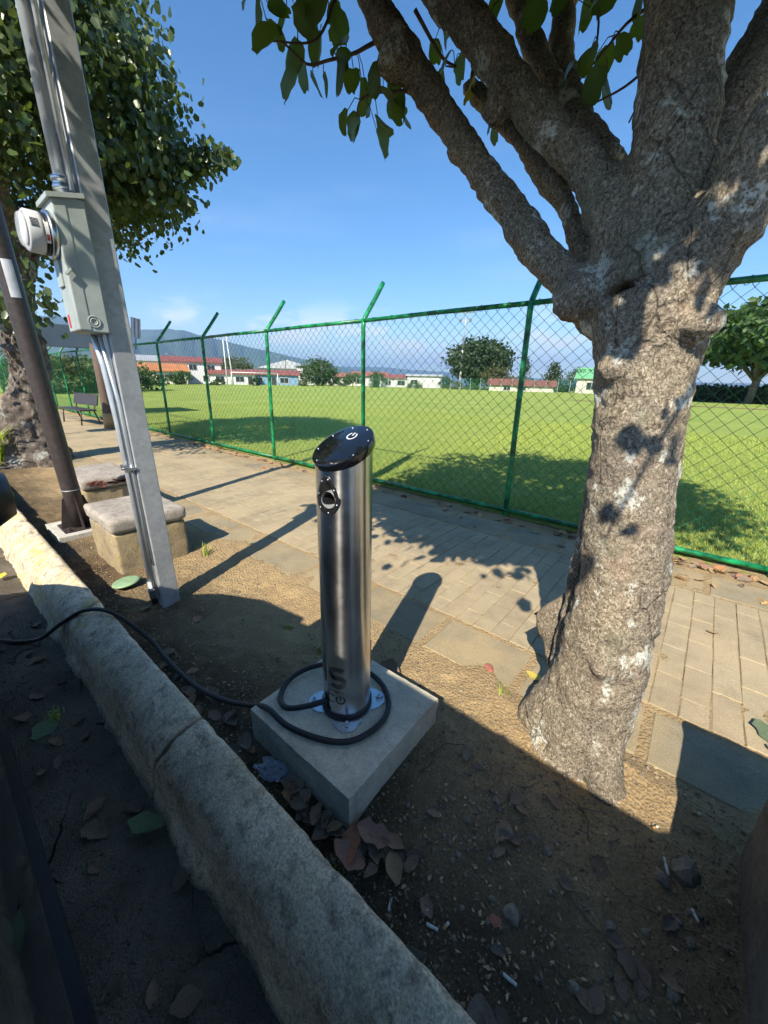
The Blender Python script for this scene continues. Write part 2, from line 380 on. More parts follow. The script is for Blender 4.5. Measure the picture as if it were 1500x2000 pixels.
    col = t.hsv(t.ramp(b, [(0.3, (0.36, 0.375, 0.385)), (0.7, (0.50, 0.515, 0.52))]), v=t.mr(a, 0, 1, 0.86, 1.1))
    t.set(Base_Color=col, Metallic=0.4, Roughness=t.mr(b, 0.3, 0.7, 0.42, 0.6)); t.bump(t.noise(90, 4), 0.06, 0.003); M['galvanised'] = t.m
    simple('zinc', (0.62, 0.64, 0.66), 0.28, 1.0, 0.12, 20, bump=0.03)
    simple('conduit', (0.62, 0.66, 0.69), 0.33, 0.55, 0.12, 12, bump=0.03)
    t = NT('green_paint'); a = t.noise(9, 6, 0.65); b = t.noise(28, 5, 0.7)
    col = t.ramp(a, [(0.36, (0.003, 0.055, 0.022)), (0.5, (0.006, 0.17, 0.055)), (0.64, (0.014, 0.36, 0.115))])  # patches mix weathering with sunlit and shaded greens put into the colour
    col = t.mix(t.mr(b, 0.62, 0.72, 0, 0.7), col, (0.012, 0.045, 0.022))
    t.set(Base_Color=col, Roughness=0.35); t.bump(b, 0.2, 0.003); M['green_paint'] = t.m
    simple('green_wire', (0.02, 0.15, 0.06), 0.4, 0.1, 0.3, 3, bump=0)
    simple('meter_grey', (0.37, 0.41, 0.385), 0.45, 0.0, 0.14, 9, bump=0.06)
    simple('meter_plastic', (0.55, 0.56, 0.56), 0.35, 0.0, 0.06, 5, bump=0)
    simple('black_plastic', (0.012, 0.012, 0.013), 0.35, 0, 0.2, 30, bump=0.05)
    simple('rubber', (0.018, 0.018, 0.019), 0.5, 0, 0.25, 30, bump=0.1)
    t = NT('black_acrylic'); t.set(Base_Color=(0.006, 0.007, 0.009), Roughness=t.mr(t.noise(9, 5), 0.35, 0.7, 0.03, 0.11)); t.b.inputs['Coat Weight'].default_value = 0.6; M['black_acrylic'] = t.m
    simple('black_print', (0.01, 0.01, 0.01), 0.45, 0, 0.1, bump=0)
    simple('white_print', (0.8, 0.8, 0.8), 0.5, 0, 0.04, bump=0)
    simple('red_print', (0.55, 0.05, 0.05), 0.5, 0, 0.1, bump=0)
    simple('brown_steel', (0.066, 0.052, 0.048), 0.42, 0.3, 0.25, 25, bump=0.2, bs=120)
    simple('rust', (0.24, 0.11, 0.05), 0.85, 0.1, 0.5, 20)
    simple('white_paint', (0.74, 0.74, 0.72), 0.5, 0, 0.07, 3)
    simple('cream_wall', (0.66, 0.62, 0.50), 0.8, 0, 0.08, 1)
    simple('white_wall', (0.72, 0.72, 0.70), 0.8, 0, 0.08, 1)
    simple('blue_wall', (0.20, 0.33, 0.48), 0.8, 0, 0.1, 1)
    simple('yellow_wall', (0.7, 0.5, 0.08), 0.8, 0, 0.1, 1)
    simple('roof_red', (0.26, 0.085, 0.072), 0.6, 0, 0.25, 0.8)
    simple('roof_orange', (0.48, 0.19, 0.07), 0.7, 0, 0.25, 0.8)
    simple('roof_green', (0.16, 0.42, 0.20), 0.5, 0, 0.12, 0.5)
    simple('roof_metal', (0.52, 0.53, 0.53), 0.45, 0.3, 0.15, 0.5)
    simple('roof_rust', (0.28, 0.12, 0.09), 0.8, 0, 0.3, 0.6)
    simple('dark_opening', (0.03, 0.032, 0.036), 0.25, 0, 0.2, 1, bump=0)
    simple('navy_board', (0.085, 0.115, 0.15), 0.5, 0, 0.12, 2)
    simple('banner', (0.55, 0.57, 0.6), 0.6, 0, 0.3, 9)
    simple('green_plastic', (0.02, 0.30, 0.14), 0.45, 0, 0.15, 5)
    simple('lid_green', (0.24, 0.36, 0.20), 0.6, 0, 0.2, 20)
    simple('brick_shard', (0.36, 0.13, 0.09), 0.9, 0, 0.3, 30)
    simple('cigarette', (0.70, 0.68, 0.62), 0.8, 0, 0.1, 30); simple('filter_tan', (0.50, 0.30, 0.13), 0.8, 0, 0.2, 30)
    t = NT('car_paint'); t.set(Base_Color=(0.012, 0.014, 0.018), Metallic=0.2, Roughness=0.16); t.b.inputs['Coat Weight'].default_value = 1.0; t.b.inputs['Coat Roughness'].default_value = 0.03; M['car_paint'] = t.m
    t = NT('car_glass'); t.set(Base_Color=(0.01, 0.012, 0.014), Roughness=0.03); M['car_glass'] = t.m
    simple('tyre', (0.02, 0.02, 0.02), 0.8, 0, 0.3, 20); simple('alloy', (0.5, 0.5, 0.52), 0.3, 0.9, 0.1, 10, bump=0)
    t = NT('lamp_glass'); t.set(Base_Color=(0.8, 0.82, 0.85), Roughness=0.08); t.b.inputs['Transmission Weight'].default_value = 0.7; M['lamp_glass'] = t.m
    t = NT('clear_plastic'); t.set(Base_Color=(0.34, 0.40, 0.48), Roughness=0.16, Alpha=0.42); t.bump(t.noise(30, 4), 0.8, 0.01); M['clear_plastic'] = t.m
    t = NT('meter_glass'); t.set(Base_Color=(0.93, 0.95, 0.96), Roughness=0.04, Alpha=0.35); M['meter_glass'] = t.m
mk_materials()

# ================================================================== THE SETTING
def sheet(name, xs, ys, zf, mat, smooth=True):
    X, Y = np.meshgrid(xs, ys, indexing='ij'); P = np.stack([X.ravel(), Y.ravel(), np.zeros(X.size)], 1)
    P[:, 2] = zf(P); nx, ny = len(xs), len(ys)
    i = np.arange(nx - 1)[:, None] * ny + np.arange(ny - 1)[None, :]
    F = np.stack([i, i + ny, i + ny + 1, i + 1], -1).reshape(-1, 4)
    return ob(name, mesh_np(name, P, F), mat, smooth=smooth)
def sstep(x, a, b): t = np.clip((x - a) / (b - a), 0, 1); return t * t * (3 - 2 * t)

KERB_IN = 0.478; PAVE0, PAVE1, PAVE2, PAVE3 = 1.56, 1.97, 3.47, 3.92; FENCE_Y = 4.23

def dirt_z(P):
    s, n = P[:, 0], P[:, 1]; Q = np.stack([s, n, s * 0], 1)
    rough = fbm(Q, 2.2, 3) * 0.016 + fbm(Q, 16, 3) * 0.007 + fbm(Q, 42, 2) * 0.0045
    spill = 0.22 * np.clip(fbm(Q + 70, 1.6, 3), 0, 1)
    inpave = sstep(n, PAVE0 - 0.10 + spill, PAVE0 + 0.06 + spill) * (1 - sstep(n, PAVE3 - 0.03, PAVE3 + 0.08))
    strip = -0.022 - 0.02 * (1 - sstep(n, 0.5, 0.8)) + 0.024 * sstep(n, 1.35, 1.6) + rough * (1 - .55 * sstep(n, 1.35, 1.6))
    # roots lift the soil round the near trunk
    d = np.hypot(s + 0.1, n - 1.5); strip = strip + 0.035 * np.exp(-(d / 0.42) ** 2)
    foot = -0.018 + rough * 0.7
    side = np.where(n > 3, foot, strip)
    return side * (1 - inpave) + (-0.0045 + fbm(Q, 9, 3) * 0.0035) * inpave
xs = np.concatenate([np.arange(-60, -9, 0.5), np.arange(-9, -4, 0.06), np.arange(-4, 1.6, 0.018), np.arange(1.6, 6.01, 0.15)])
ys = np.concatenate([np.arange(0.40, 1.75, 0.018), np.arange(1.75, 4.0, 0.035), np.arange(4.0, 4.45, 0.05)])
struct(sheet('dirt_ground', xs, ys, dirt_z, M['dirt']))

def road_z(P):
    Q = np.stack([P[:, 0], P[:, 1], P[:, 0] * 0], 1)
    return -0.115 + fbm(Q, 1.3, 3) * 0.012 + fbm(Q, 11, 3) * 0.006 - 0.03 * sstep(P[:, 1], 0.05, 0.3)
struct(sheet('road', np.concatenate([np.arange(-60, -6, 0.5), np.arange(-6, 1.5, 0.04), np.arange(1.5, 12, 0.5)]),
             np.concatenate([np.arange(-9, -1.2, 0.4), np.arange(-1.2, 0.34, 0.04)]), road_z, M['asphalt']))

# kerb: cast lengths with ragged joints
kerb = struct(empty('kerb', (0, 0.38, 0)))
kprof = [(.20, -.30), (.258, -.14), (.270, -.08), (.281, -.02), (.294, .035), (.312, .075), (.338, .102), (.372, .120), (.412, .134), (.448, .143), (.468, .140), (.480, .122), (.484, .07), (.486, 0), (.487, -.12), (.487, -.3)]
pp = np.array(catmull(kprof, 2))
joints = [-40, -33, -27, -21, -17, -13.6, -11.2, -9.1, -7.4, -5.9, -4.55, -2.62, -1.36, 1.9, 5]
for a, b in zip(joints[:-1], joints[1:]):
    st = 0.018 if a > -6 else 0.12
    ss = np.linspace(a + 0.009, b - 0.009, max(3, int((b - a) / st))); n = len(pp)
    S = np.repeat(ss, n); Y = np.tile(pp[:, 0], len(ss)); Z = np.tile(pp[:, 1], len(ss))
    P = np.stack([S, Y, Z], 1); amp = 1.0
    endd = np.minimum(S - ss[0], ss[-1] - S)
    wob = fbm(P, 2.1, 2) * 0.004 + fbm(P + 5, 19, 3) * 0.0038 + fbm(P + 9, 60, 3) * 0.0034
    chip = np.minimum(0, fbm(P + 31, 9, 3) + 0.25) * 0.05 * sstep(Z, 0.04, 0.13) * (0.25 + 0.75 * sstep(Y, .42, .47))
    low = np.minimum(0, fbm(P + 51, 7, 3) - 0.05) * 0.028 * (1 - sstep(Z, -0.12, -0.05)) * (Z > -0.25)      # crumbled foot
    edge = -0.016 * np.exp(-endd / 0.012) * (1 + fbm(P + 77, 22, 2))
    skew = 0.05 * fbm(np.stack([Y * 0 + a, Y, Z], 1), 9, 2) * np.exp(-(S - ss[0]) / 0.05)
    skew2 = 0.05 * fbm(np.stack([Y * 0 + b, Y, Z], 1), 9, 2) * np.exp(-(ss[-1] - S) / 0.05)
    P[:, 0] += skew + skew2
    P[:, 1] -= wob * (Z > -0.25) * (1 - sstep(Y, .44, .48)) * 0.8 - wob * sstep(Y, .46, .48) * 0.5 + low * -1
    P[:, 2] += (wob * 0.6 + chip + edge) * (Z > -0.25)
    P[:, 1] -= 0.38
    i = np.arange(len(ss) - 1)[:, None] * n + np.arange(n - 1)[None, :]
    F = [list(q) for q in np.stack([i, i + n, i + n + 1, i + 1], -1).reshape(-1, 4)]
    F += [list(range(n)), [(len(ss) - 1) * n + k for k in range(n)][::-1]]
    me = mesh_np('kerb_segment', P, F); ob('kerb_segment', me, M['kerb_concrete'], kerb, smooth=True)

# pavement: border slabs and pavers, each a piece of its own
pave = struct(empty('pavement', (0, 2.7, 0)))
def paver_mesh(w, l, h, b, seed, name):
    r = random.Random(seed); m = MB(); rings = []
    pts = []
    for ins, z in ((0, -h), (0, -b), (b, 0)):
        pts += [(sx * (w / 2 - ins) + r.uniform(-.0025, .0025), sy * (l / 2 - ins) + r.uniform(-.0025, .0025), z + (r.uniform(-.0012, .0012) if z == 0 else 0)) for sx, sy in ((-1, -1), (1, -1), (1, 1), (-1, 1))]
    f = [[8, 9, 10, 11]]
    for k in (0, 4): f += [[k + i, k + (i + 1) % 4, k + 4 + (i + 1) % 4, k + 4 + i] for i in range(4)]
    return MB().add(pts, f).mesh(name)
PW, PL = 0.118, 0.30
pmeshes = [paver_mesh(PW - 0.0045, PL - 0.0045, 0.05, 0.0035, k, 'paver') for k in range(6)]
for q in pmeshes: q.materials.append(M['paver'])
cells = []
ncol = int((1.6 + 18) / PW)
for c in range(ncol):
    x = 1.6 - (c + 0.5) * PW; off = (0.0, 0.5)[c % 2]
    k = -1
    while True:
        k += 1; y0 = PAVE1 + (k - off) * PL; y1 = y0 + PL; y0 = max(y0, PAVE1); y1 = min(y1, PAVE2)
        if y0 >= PAVE2 - 0.02: break
        if y1 - y0 > 0.05: cells.append((x, (y0 + y1) / 2, (y1 - y0) / PL))
def seen(x, y):
    d = Vector((x, y, -CAM_H)); z = d.dot(fwd)
    return z > 0.2 and abs(d.dot(cr) / z) < 1.03 and abs(d.dot(cu) / z) < 1.36
cells.sort(key=lambda q: (not seen(q[0], q[1]), q[0] ** 2 + q[1] ** 2))
pr = random.Random(3); far_v = []; far_f = []
for idx, (x, y, ly) in enumerate(cells):
    z = pr.uniform(-.0022, .0016); rz = pr.uniform(-.012, .012)
    if idx < 290:
        o = bpy.data.objects.new('paver', pmeshes[idx % 6]); COL.objects.link(o); o.parent = pave
        o.location = (x, y - 2.7, z); o.rotation_euler = (pr.uniform(-.006, .006), pr.uniform(-.008, .008), rz); o.scale = (1, ly, 1)
    else:
        b = len(far_v); me = pmeshes[idx % 6]
        far_v += [(x + v.co.x, y - 2.7 + v.co.y * ly, z + v.co.z) for v in me.vertices]; far_f += [[b + i for i in p.vertices] for p in me.polygons]
me = bpy.data.meshes.new('paver_field'); me.from_pydata(far_v, [], far_f); me.update(); stuff(ob('paver_field', me, M['paver'], pave))
for (ya, yb, sd) in ((PAVE0, PAVE1, 5), (PAVE2, PAVE3, 8)):
    r = random.Random(sd); x = 1.9
    while x > -22:
        w = r.uniform(0.52, 0.68); me = paver_mesh(w - 0.03, (yb - ya) - 0.045 - r.uniform(0, .03), 0.06, 0.012, r.random(), 'border_slab')
        o = ob('border_slab', me, M['border_slab'], pave, loc=(x - w / 2, (ya + yb) / 2 - 2.7, r.uniform(-.003, .002)), rot=(r.uniform(-.008, .008), r.uniform(-.006, .006), r.uniform(-.02, .02)))
        x -= w
struct(MB().span((-60, 1.6, -0.05), (-18.2, 3.9, -0.002)).ob('far_pavement', M['paver']))

# sports field and the land beyond
def field_z(P):
    Q = np.stack([P[:, 0], P[:, 1], P[:, 0] * 0], 1); return -0.012 + fbm(Q, 0.4, 2) * 0.012
struct(sheet('field', np.concatenate([np.arange(-140, -30, 5), np.arange(-30, 8, 0.25), np.arange(8, 90, 5)]),
             np.concatenate([np.arange(4.20, 14, 0.2), np.arange(14, 40, 1), np.arange(40, 111, 5)]), field_z, M['grass']))
m = MB(); N = 96
m.add([(0, 0, -0.45)] + [(r * math.cos(2 * math.pi * k / N), r * math.sin(2 * math.pi * k / N), z) for r, z in ((120, -0.45), (600, -2), (3000, -20), (12000, -110)) for k in range(N)],
      [[0, 1 + k, 1 + (k + 1) % N] for k in range(N)] + [[1 + j * N + k, 1 + (j + 1) * N + k, 1 + (j + 1) * N + (k + 1) % N, 1 + j * N + (k + 1) % N] for j in range(3) for k in range(N)])
struct(m.ob('ground', M['far_ground'], smooth=True))
# bare strip across the far right of the field
struct(MB().add([(-12, 44, .012), (14, 40.5, .012), (14, 42.2, .012), (-12, 45.2, .012)], [[0, 1, 2, 3]]).ob('bare_patch', M['bare_soil']))

# grass blades on the near part of the field (nobody could count them)
NB = 150000
u = RNG.random(NB); n_ = 4.28 + 13 * u ** 2.1; s_ = -24 * RNG.random(NB) ** 1.2 + 2.2
s_ = np.where(RNG.random(NB) < 0.35, RNG.uniform(-5, 2.2, NB), s_)
hgt = RNG.uniform(0.018, 0.05, NB) * (1 + 0.6 * np.exp(-(n_ - 4.28) / 0.15)); a = RNG.uniform(0, 2 * np.pi, NB); w = RNG.uniform(0.002, 0.0045, NB) * (1 + (n_ - 4) * 0.12)
lean = RNG.uniform(0, 0.035, (NB, 2)) * np.sign(RNG.random((NB, 2)) - .5)
V = np.zeros((NB, 3, 3)); V[:, 0, 0] = s_ - np.cos(a) * w; V[:, 0, 1] = n_ - np.sin(a) * w; V[:, 1, 0] = s_ + np.cos(a) * w; V[:, 1, 1] = n_ + np.sin(a) * w
V[:, :2, 2] = -0.02; V[:, 2, 0] = s_ + lean[:, 0]; V[:, 2, 1] = n_ + lean[:, 1]; V[:, 2, 2] = hgt
g = ob('grass', mesh_np('grass', V.reshape(-1, 3), np.arange(NB * 3).reshape(-1, 3)), M['grass_blade'])
stuff(g); tag(g, 'short green turf of the sports field behind the fence', 'grass')

# mountains
def ridge(name, pts, depth, mat, base=-200):
    """pts: (azimuth deg from the camera heading, distance, height)"""
    V = []; F = []; rows = 7; n = len(pts)
    for j in range(rows):
        t = j / (rows - 1)
        for i, (az, d, h) in enumerate(pts):
            dd = d - depth * (1 - t) + (depth * 0.15 * math.sin(i * 1.7 + j) if 0 < j < rows - 1 else 0)
            dirv = head * math.cos(R(az)) + rightv * math.sin(R(az))
            hh = base + (h - base) * (t ** 1.15) * (1 + (0.10 * math.sin(i * 2.3 + j * 1.9) if 0 < j < rows - 1 else 0))
            V.append((dirv.x * dd, dirv.y * dd, hh))
    b = len(V)
    for i, (az, d, h) in enumerate(pts):
        dirv = head * math.cos(R(az)) + rightv * math.sin(R(az)); V.append((dirv.x * (d + depth), dirv.y * (d + depth), base))
    for j in range(rows):
        for i in range(n - 1): F.append([j * n + i, j * n + i + 1, (j + 1) * n + i + 1, (j + 1) * n + i])
    return struct(MB().add(V, F).ob(name, mat, smooth=True))
def interp(stops, n):
    a = np.array(stops, float); az = np.linspace(a[0, 0], a[-1, 0], n); out = []
    for q in az:
        h = np.interp(q, a[:, 0], a[:, 2]); d = np.interp(q, a[:, 0], a[:, 1]); out.append((q, d, h * (1 + 0.012 * math.sin(q * 2.9)) + 4 * math.sin(q * 3.1) + 2 * math.sin(q * 7.1)))
    return out
# elevations above the eye line read off the skyline
K = lambda d, L: [(az, d, 1.45 + h * d / 1000.0) for az, h in L]
ridge('mountain', interp(K(5500, [(-75, 60), (-58, 80), (-48, 92), (-38, 102), (-36, 104), (-30.4, 88), (-28.6, 93.6), (-26.4, 95.4), (-24, 86), (-21.5, 78), (-18.7, 68), (-15.5, 59), (-12.2, 47), (-7.6, 34), (-2, 18), (5, 2), (14, -20)]), 110), 1900, M['mountain_green'])
ridge('hill', interp(K(9300, [(-14, 22), (-8, 31), (-1, 33), (3, 28), (7.4, 25), (15, 18), (23, 12), (39, 11), (55, 9)]), 60), 1500, M['mountain_green'])

# ================================================================== FENCE
fence = empty('chain_link_fence', (-1.63, FENCE_Y, 0)); tag(fence, 'tall green chain link fence with bent post tops along the field', 'fence')
SP = 2.29; fx = [0.66 - SP * k for k in range(17)]; RAIL = 2.22
pm_ = MB().tube(catmull([(0, 0, -0.15), (0, 0, 1.1), (0, 0, 2.14), (0, 0.012, 2.22), (0, 0.06, 2.30), (0, 0.22, 2.50), (0, 0.40, 2.74)], 3), 0.030, 12).mesh('post'); pm_.materials.append(M['green_paint'])
pm_.polygons.foreach_set('use_smooth', np.ones(len(pm_.polygons), bool))
# one panel of woven wire
DW, DH, WR = SP / 18.0, 0.118, 0.0024
mw = MB(); nw = 36
for i in range(nw):
    pts = []; k = 0; z = 0.05
    while z < RAIL - 0.005:
        right = (k + i) % 2; pts.append((i * DW / 2 + (DW / 2 if right else 0), 0.004 if right else -0.004, z)); z += DH / 2; k += 1
    pts.append((pts[-1][0] + (DW / 4 if not right else -DW / 4), 0, RAIL))
    V = []; F = []
    for j, p in enumerate(pts):
        for q in range(4):
            a = math.pi / 2 * q + 0.4; V.append((p[0] + WR * math.cos(a) * 1.25, p[1] + WR * math.sin(a), p[2]))
    for j in range(len(pts) - 1):
        for q in range(4): F.append([j * 4 + q, j * 4 + (q + 1) % 4, j * 4 + 4 + (q + 1) % 4, j * 4 + 4 + q])
    mw.add(V, F)
wm = mw.mesh('wire_mesh'); wm.materials.append(M['green_wire'])
for k, x in enumerate(fx):
    o = ob('post', pm_, None, fence, loc=(x + 1.63, 0, 0)); o.rotation_euler = (random.uniform(-.008, .008), random.uniform(-.008, .008), 0)
    if k < len(fx) - 1:
        w_ = stuff(ob('wire_mesh', wm, None, fence, loc=(fx[k + 1] + 1.63, 0.034, 0)))
        MB().tube([(fx[k + 1] + 1.63, 0, RAIL), ((fx[k] + fx[k + 1]) / 2 + 1.63, 0, RAIL + 0.006), (fx[k] + 1.63, 0, RAIL)], 0.025, 10).ob('top_rail', M['green_paint'], fence, True)
        MB().tube([(fx[k + 1] + 1.63, -.01, 0.055), ((fx[k] + fx[k + 1]) / 2 + 1.63, -.01, 0.05), (fx[k] + 1.63, -.01, 0.055)], 0.024, 10).ob('bottom_rail', M['green_paint'], fence, True)
m = MB()
for x in np.arange(fx[-1], fx[0], 0.31): m.tube([(x + 1.63 + 0.03 * math.cos(a), 0.03 * math.sin(a) + 0.004, RAIL + 0.028 * math.cos(a * 1.0 + 1)) for a in np.linspace(0, 6.28, 7)], 0.003, 4, False)
stuff(m.ob('tie_wire', M['green_wire'], fence))

# ================================================================== BOLLARD
BX, BY, BZ, BR = -0.944, 0.922, 0.135, 0.099
slab = MB().span((-0.285, -0.275, -0.09), (0.285, 0.275, BZ)).mesh('s')
bm = bmesh.new(); bm.from_mesh(slab)
bmesh.ops.subdivide_edges(bm, edges=bm.edges[:], cuts=22, use_grid_fill=True)
P = np.array([v.co[:] for v in bm.verts]); d = fbm(P, 9, 2) * 0.0015 + fbm(P + 3, 45, 2) * 0.0014
nx = np.abs(P[:, 0]) > 0.28; ny = np.abs(P[:, 1]) > 0.27; nz = np.abs(P[:, 2] - BZ) < 1e-4; cnt = nx.astype(int) + ny + nz
for i, v in enumerate(bm.verts):
    q = d[i] - (0.003 + abs(d[i]) * 1.5 if cnt[i] >= 2 else 0)
    if nx[i]: v.co.x += math.copysign(q, v.co.x)
    if ny[i]: v.co.y += math.copysign(q, v.co.y)
    if nz[i]: v.co.z += d[i] * 0.25 - (0.005 if cnt[i] >= 2 else 0)
bm.to_mesh(slab); bm.free(); slab.name = 'concrete_footing'
tag(ob('concrete_footing', slab, M['slab_concrete'], smooth=False, loc=(-0.940, 0.912, 0), rot=(R(0.6), 0, R(0.8))), 'square pale concrete footing under the steel charging bollard', 'concrete block')

bol = empty('charging_bollard', (BX, BY, BZ)); tag(bol, 'round stainless steel charging bollard with slanted glossy black top', 'charging bollard')
ZT = 1.232 - BZ; TAN = math.tan(R(29))
SEG = 96; V = []; F = []; zr = [0.022, 0.05, 0.10, 0.3, 0.6] + list(np.arange(0.875, 1.03, 0.007))
SOC_Z, SOC_A = 1.085 - BZ, -80.0
HOLE = -102
for j in range(len(zr) + 1):
    for k in range(SEG):
        a = 2 * math.pi * k / SEG; x, y = BR * math.cos(a), BR * math.sin(a); V.append((x, y, zr[j] if j < len(zr) else ZT + y * TAN))
for j in range(len(zr)):
    for k in range(SEG):
        a = math.degrees(2 * math.pi * (k + .5) / SEG); dd = (a - (360 + HOLE) + 180) % 360 - 180
        if j < 1 and abs(dd) < 17: continue
        if j == 1 and abs(dd) < 11: continue
        if 5 <= j < len(zr) - 1:
            da = (a - (360 + SOC_A) + 180) % 360 - 180; zc = (zr[j] + zr[j + 1]) / 2 - SOC_Z
            if (R(da) * BR / 0.037) ** 2 + (zc / 0.054) ** 2 < 1: continue
        F.append([j * SEG + k, j * SEG + (k + 1) % SEG, (j + 1) * SEG + (k + 1) % SEG, (j + 1) * SEG + k])
ob('tube', MB().add(V, F).mesh('tube'), M['stainless'], bol, True)
MB().lathe([(BR - 0.004, 0.0), (BR - 0.004, 0.16)], 48).ob('inner_sleeve', M['black_plastic'], bol, True)
MB().lathe([(BR - .002, 0.006), (BR + .008, 0.006), (BR + .008, 0.020), (BR + .0005, 0.026)], 64).ob('rubber_gasket', M['rubber'], bol, True)
# flange plate with four rounded ears
poly = []
for k in range(120):
    a = 2 * math.pi * k / 120; e = (a + math.pi / 4) % (math.pi / 2); e = min(e, math.pi / 2 - e) if e > math.pi / 4 else e
    dd = min((a + math.pi / 4) % (math.pi / 2), math.pi / 2 - (a + math.pi / 4) % (math.pi / 2))
    rr = 0.162 if dd < 0.14 else max(BR + 0.011, 0.162 - (dd - 0.14) * 0.105 if dd < .5 else BR + 0.016)
    poly.append((rr * math.cos(a), rr * math.sin(a)))
autosmooth(MB().prism(poly, 0.0, 0.0065).ob('flange_plate', M['zinc'], bol))
for k in range(4):
    a = -math.pi / 4 + k * math.pi / 2; c = (0.140 * math.cos(a), 0.140 * math.sin(a))
    b = MB().lathe([(0.0155, 0.0065), (0.0155, 0.009), (0.005, 0.009)], 20, (c[0], c[1], 0)).ob('washer', M['zinc'], bol, True)
    nut = MB().prism([(c[0] + 0.0105 * math.cos(q * math.pi / 3), c[1] + 0.0105 * math.sin(q * math.pi / 3)) for q in range(6)], 0.009, 0.019)
    nut.tube([(c[0], c[1], 0.017), (c[0], c[1], 0.034)], 0.0058, 10); nut.ob('bolt', M['zinc'], bol)
# slanted cap
tilt = Matrix.Rotation(R(29), 4, 'X'); CS = 1 / math.cos(R(29))
def oncap(x, y, h=0.0): v = tilt @ Vector((x, y, h)); return (v.x, v.y, v.z + ZT)
capm = MB()
prof = [(1.0, -0.020), (1.045, -0.018), (1.06, -0.008), (1.062, 0.004), (1.05, 0.011), (1.0, 0.0125)]
V = [oncap(BR * r * math.cos(2 * math.pi * k / 72), BR * CS * (1 + (r - 1) * 0.9) * math.sin(2 * math.pi * k / 72), z) for r, z in prof for k in range(72)]
F = [[j * 72 + k, j * 72 + (k + 1) % 72, (j + 1) * 72 + (k + 1) % 72, (j + 1) * 72 + k] for j in range(len(prof) - 1) for k in range(72)] + [[(len(prof) - 1) * 72 + k for k in range(72)]]
cap = autosmooth(MB().add(V, F).ob('cap', M['black_acrylic'], bol), 30)
for k in range(8):
    a = 2 * math.pi * (k + .5) / 8
    MB().add([oncap(BR * .93 * math.cos(a) + 0.0036 * math.cos(q) * rr, BR * CS * .93 * math.sin(a) + 0.0036 * math.sin(q) * rr, 0.0122 + hh) for rr, hh in ((1, 0), (.9, .0018), (.4, .0024)) for q in np.linspace(0, 6.283, 9)[:-1]],
             [[j * 8 + q, j * 8 + (q + 1) % 8, j * 8 + 8 + (q + 1) % 8, j * 8 + 8 + q] for j in (0, 1) for q in range(8)] + [list(range(16, 24))]).ob('screw', M['zinc'], cap, True)
def ribbon(path, w, place):
    P = [np.array(p, float) for p in path]; V = []; F = []
    for i, p in enumerate(P):
        t = P[min(i + 1, len(P) - 1)] - P[max(i - 1, 0)]; t = t / (np.linalg.norm(t) + 1e-9); nn = np.array([-t[1], t[0]])
        V += [place(*(p + nn * w / 2)), place(*(p - nn * w / 2))]
    for i in range(len(P) - 1): F.append([2 * i, 2 * i + 1, 2 * i + 3, 2 * i + 2])
    return V, F
def arc(cx, cy, r, a0, a1, n=20, ry=None): return [(cx + r * math.cos(R(a)), cy + (ry or r) * math.sin(R(a))) for a in np.linspace(a0, a1, n)]
capP = lambda x, y: oncap(x, y, 0.0131)
m = MB(); rot = lambda x, y: (y * 1.0 + 0.0, x)
# power mark lies in the upper half of the cap, read from the street
place = lambda u, v: capP(u, 0.052 + v)
m.add(*ribbon(arc(0, 0, 0.018, 125, 415, 30), 0.0042, place)); m.add(*ribbon([(0, 0.002), (0, 0.02)], 0.0042, place)); m.ob('power_mark', M['white_print'], cap)
m = MB()
for q in (-0.028, -0.014, 0.0, 0.018, 0.03): m.add(*ribbon([(q, -0.028), (q + .002, 0.0)], 0.0034, lambda u, v: capP(u, v - 0.008)))
m.ob('card_slots', M['black_print'], cap)
# socket plate on the street side
def oncyl(u, z, h=0.0, a0=-90.0):
    a = R(a0) + u / BR; return ((BR + h) * math.cos(a), (BR + h) * math.sin(a), z)
SZ = 1.085 - BZ; A0 = -80.0
def egg(k, n, s=1.0):
    a = 2 * math.pi * k / n; w = 0.050 if math.sin(a) < 0 else 0.041 - 0.004 * math.sin(a); x = w * math.cos(a); z = 0.066 * math.sin(a)
    if math.sin(a) > 0: x *= 1 - 0.13 * math.sin(2 * min(a, math.pi - a)) ** 2
    return x * s, z * (1 - (1 - s) * 0.7)
n = 48; V = []; F = []
for s_, h in ((1.0, 0.0005), (1.0, 0.0035), (0.97, 0.0050), (0.70, 0.0050), (0.68, 0.002), (0.66, -0.060)):
    for k in range(n):
        x, z = egg(k, n, s_); V.append(oncyl(x, SZ + z, h, A0))
for j in range(5):
    for k in range(n): F.append([j * n + k, j * n + (k + 1) % n, (j + 1) * n + (k + 1) % n, (j + 1) * n + k])
F.append([5 * n + k for k in range(n)])
sock = autosmooth(MB().add(V, F).ob('socket_plate', M['black_plastic'], bol), 35)
for k in range(7):
    x, z = egg(k * n / 7 + 3, n, 0.84); c = Vector(oncyl(x, SZ + z, 0.0050, A0)); nn = Vector((c.x, c.y, 0)).normalized()
    MB().tube([c, c + nn * 0.002], [0.0038, 0.003], 10).ob('screw', M['zinc'], sock, True)
nn = Vector((math.cos(R(A0)), math.sin(R(A0)), 0))
c = nn * (BR - 0.05) + Vector((0, 0, SZ - 0.016)); mm = MB().tube([c, c + nn * 0.046], [0.0285, 0.0295], 28, False); mm.ob('socket', M['galvanised'], sock, True)
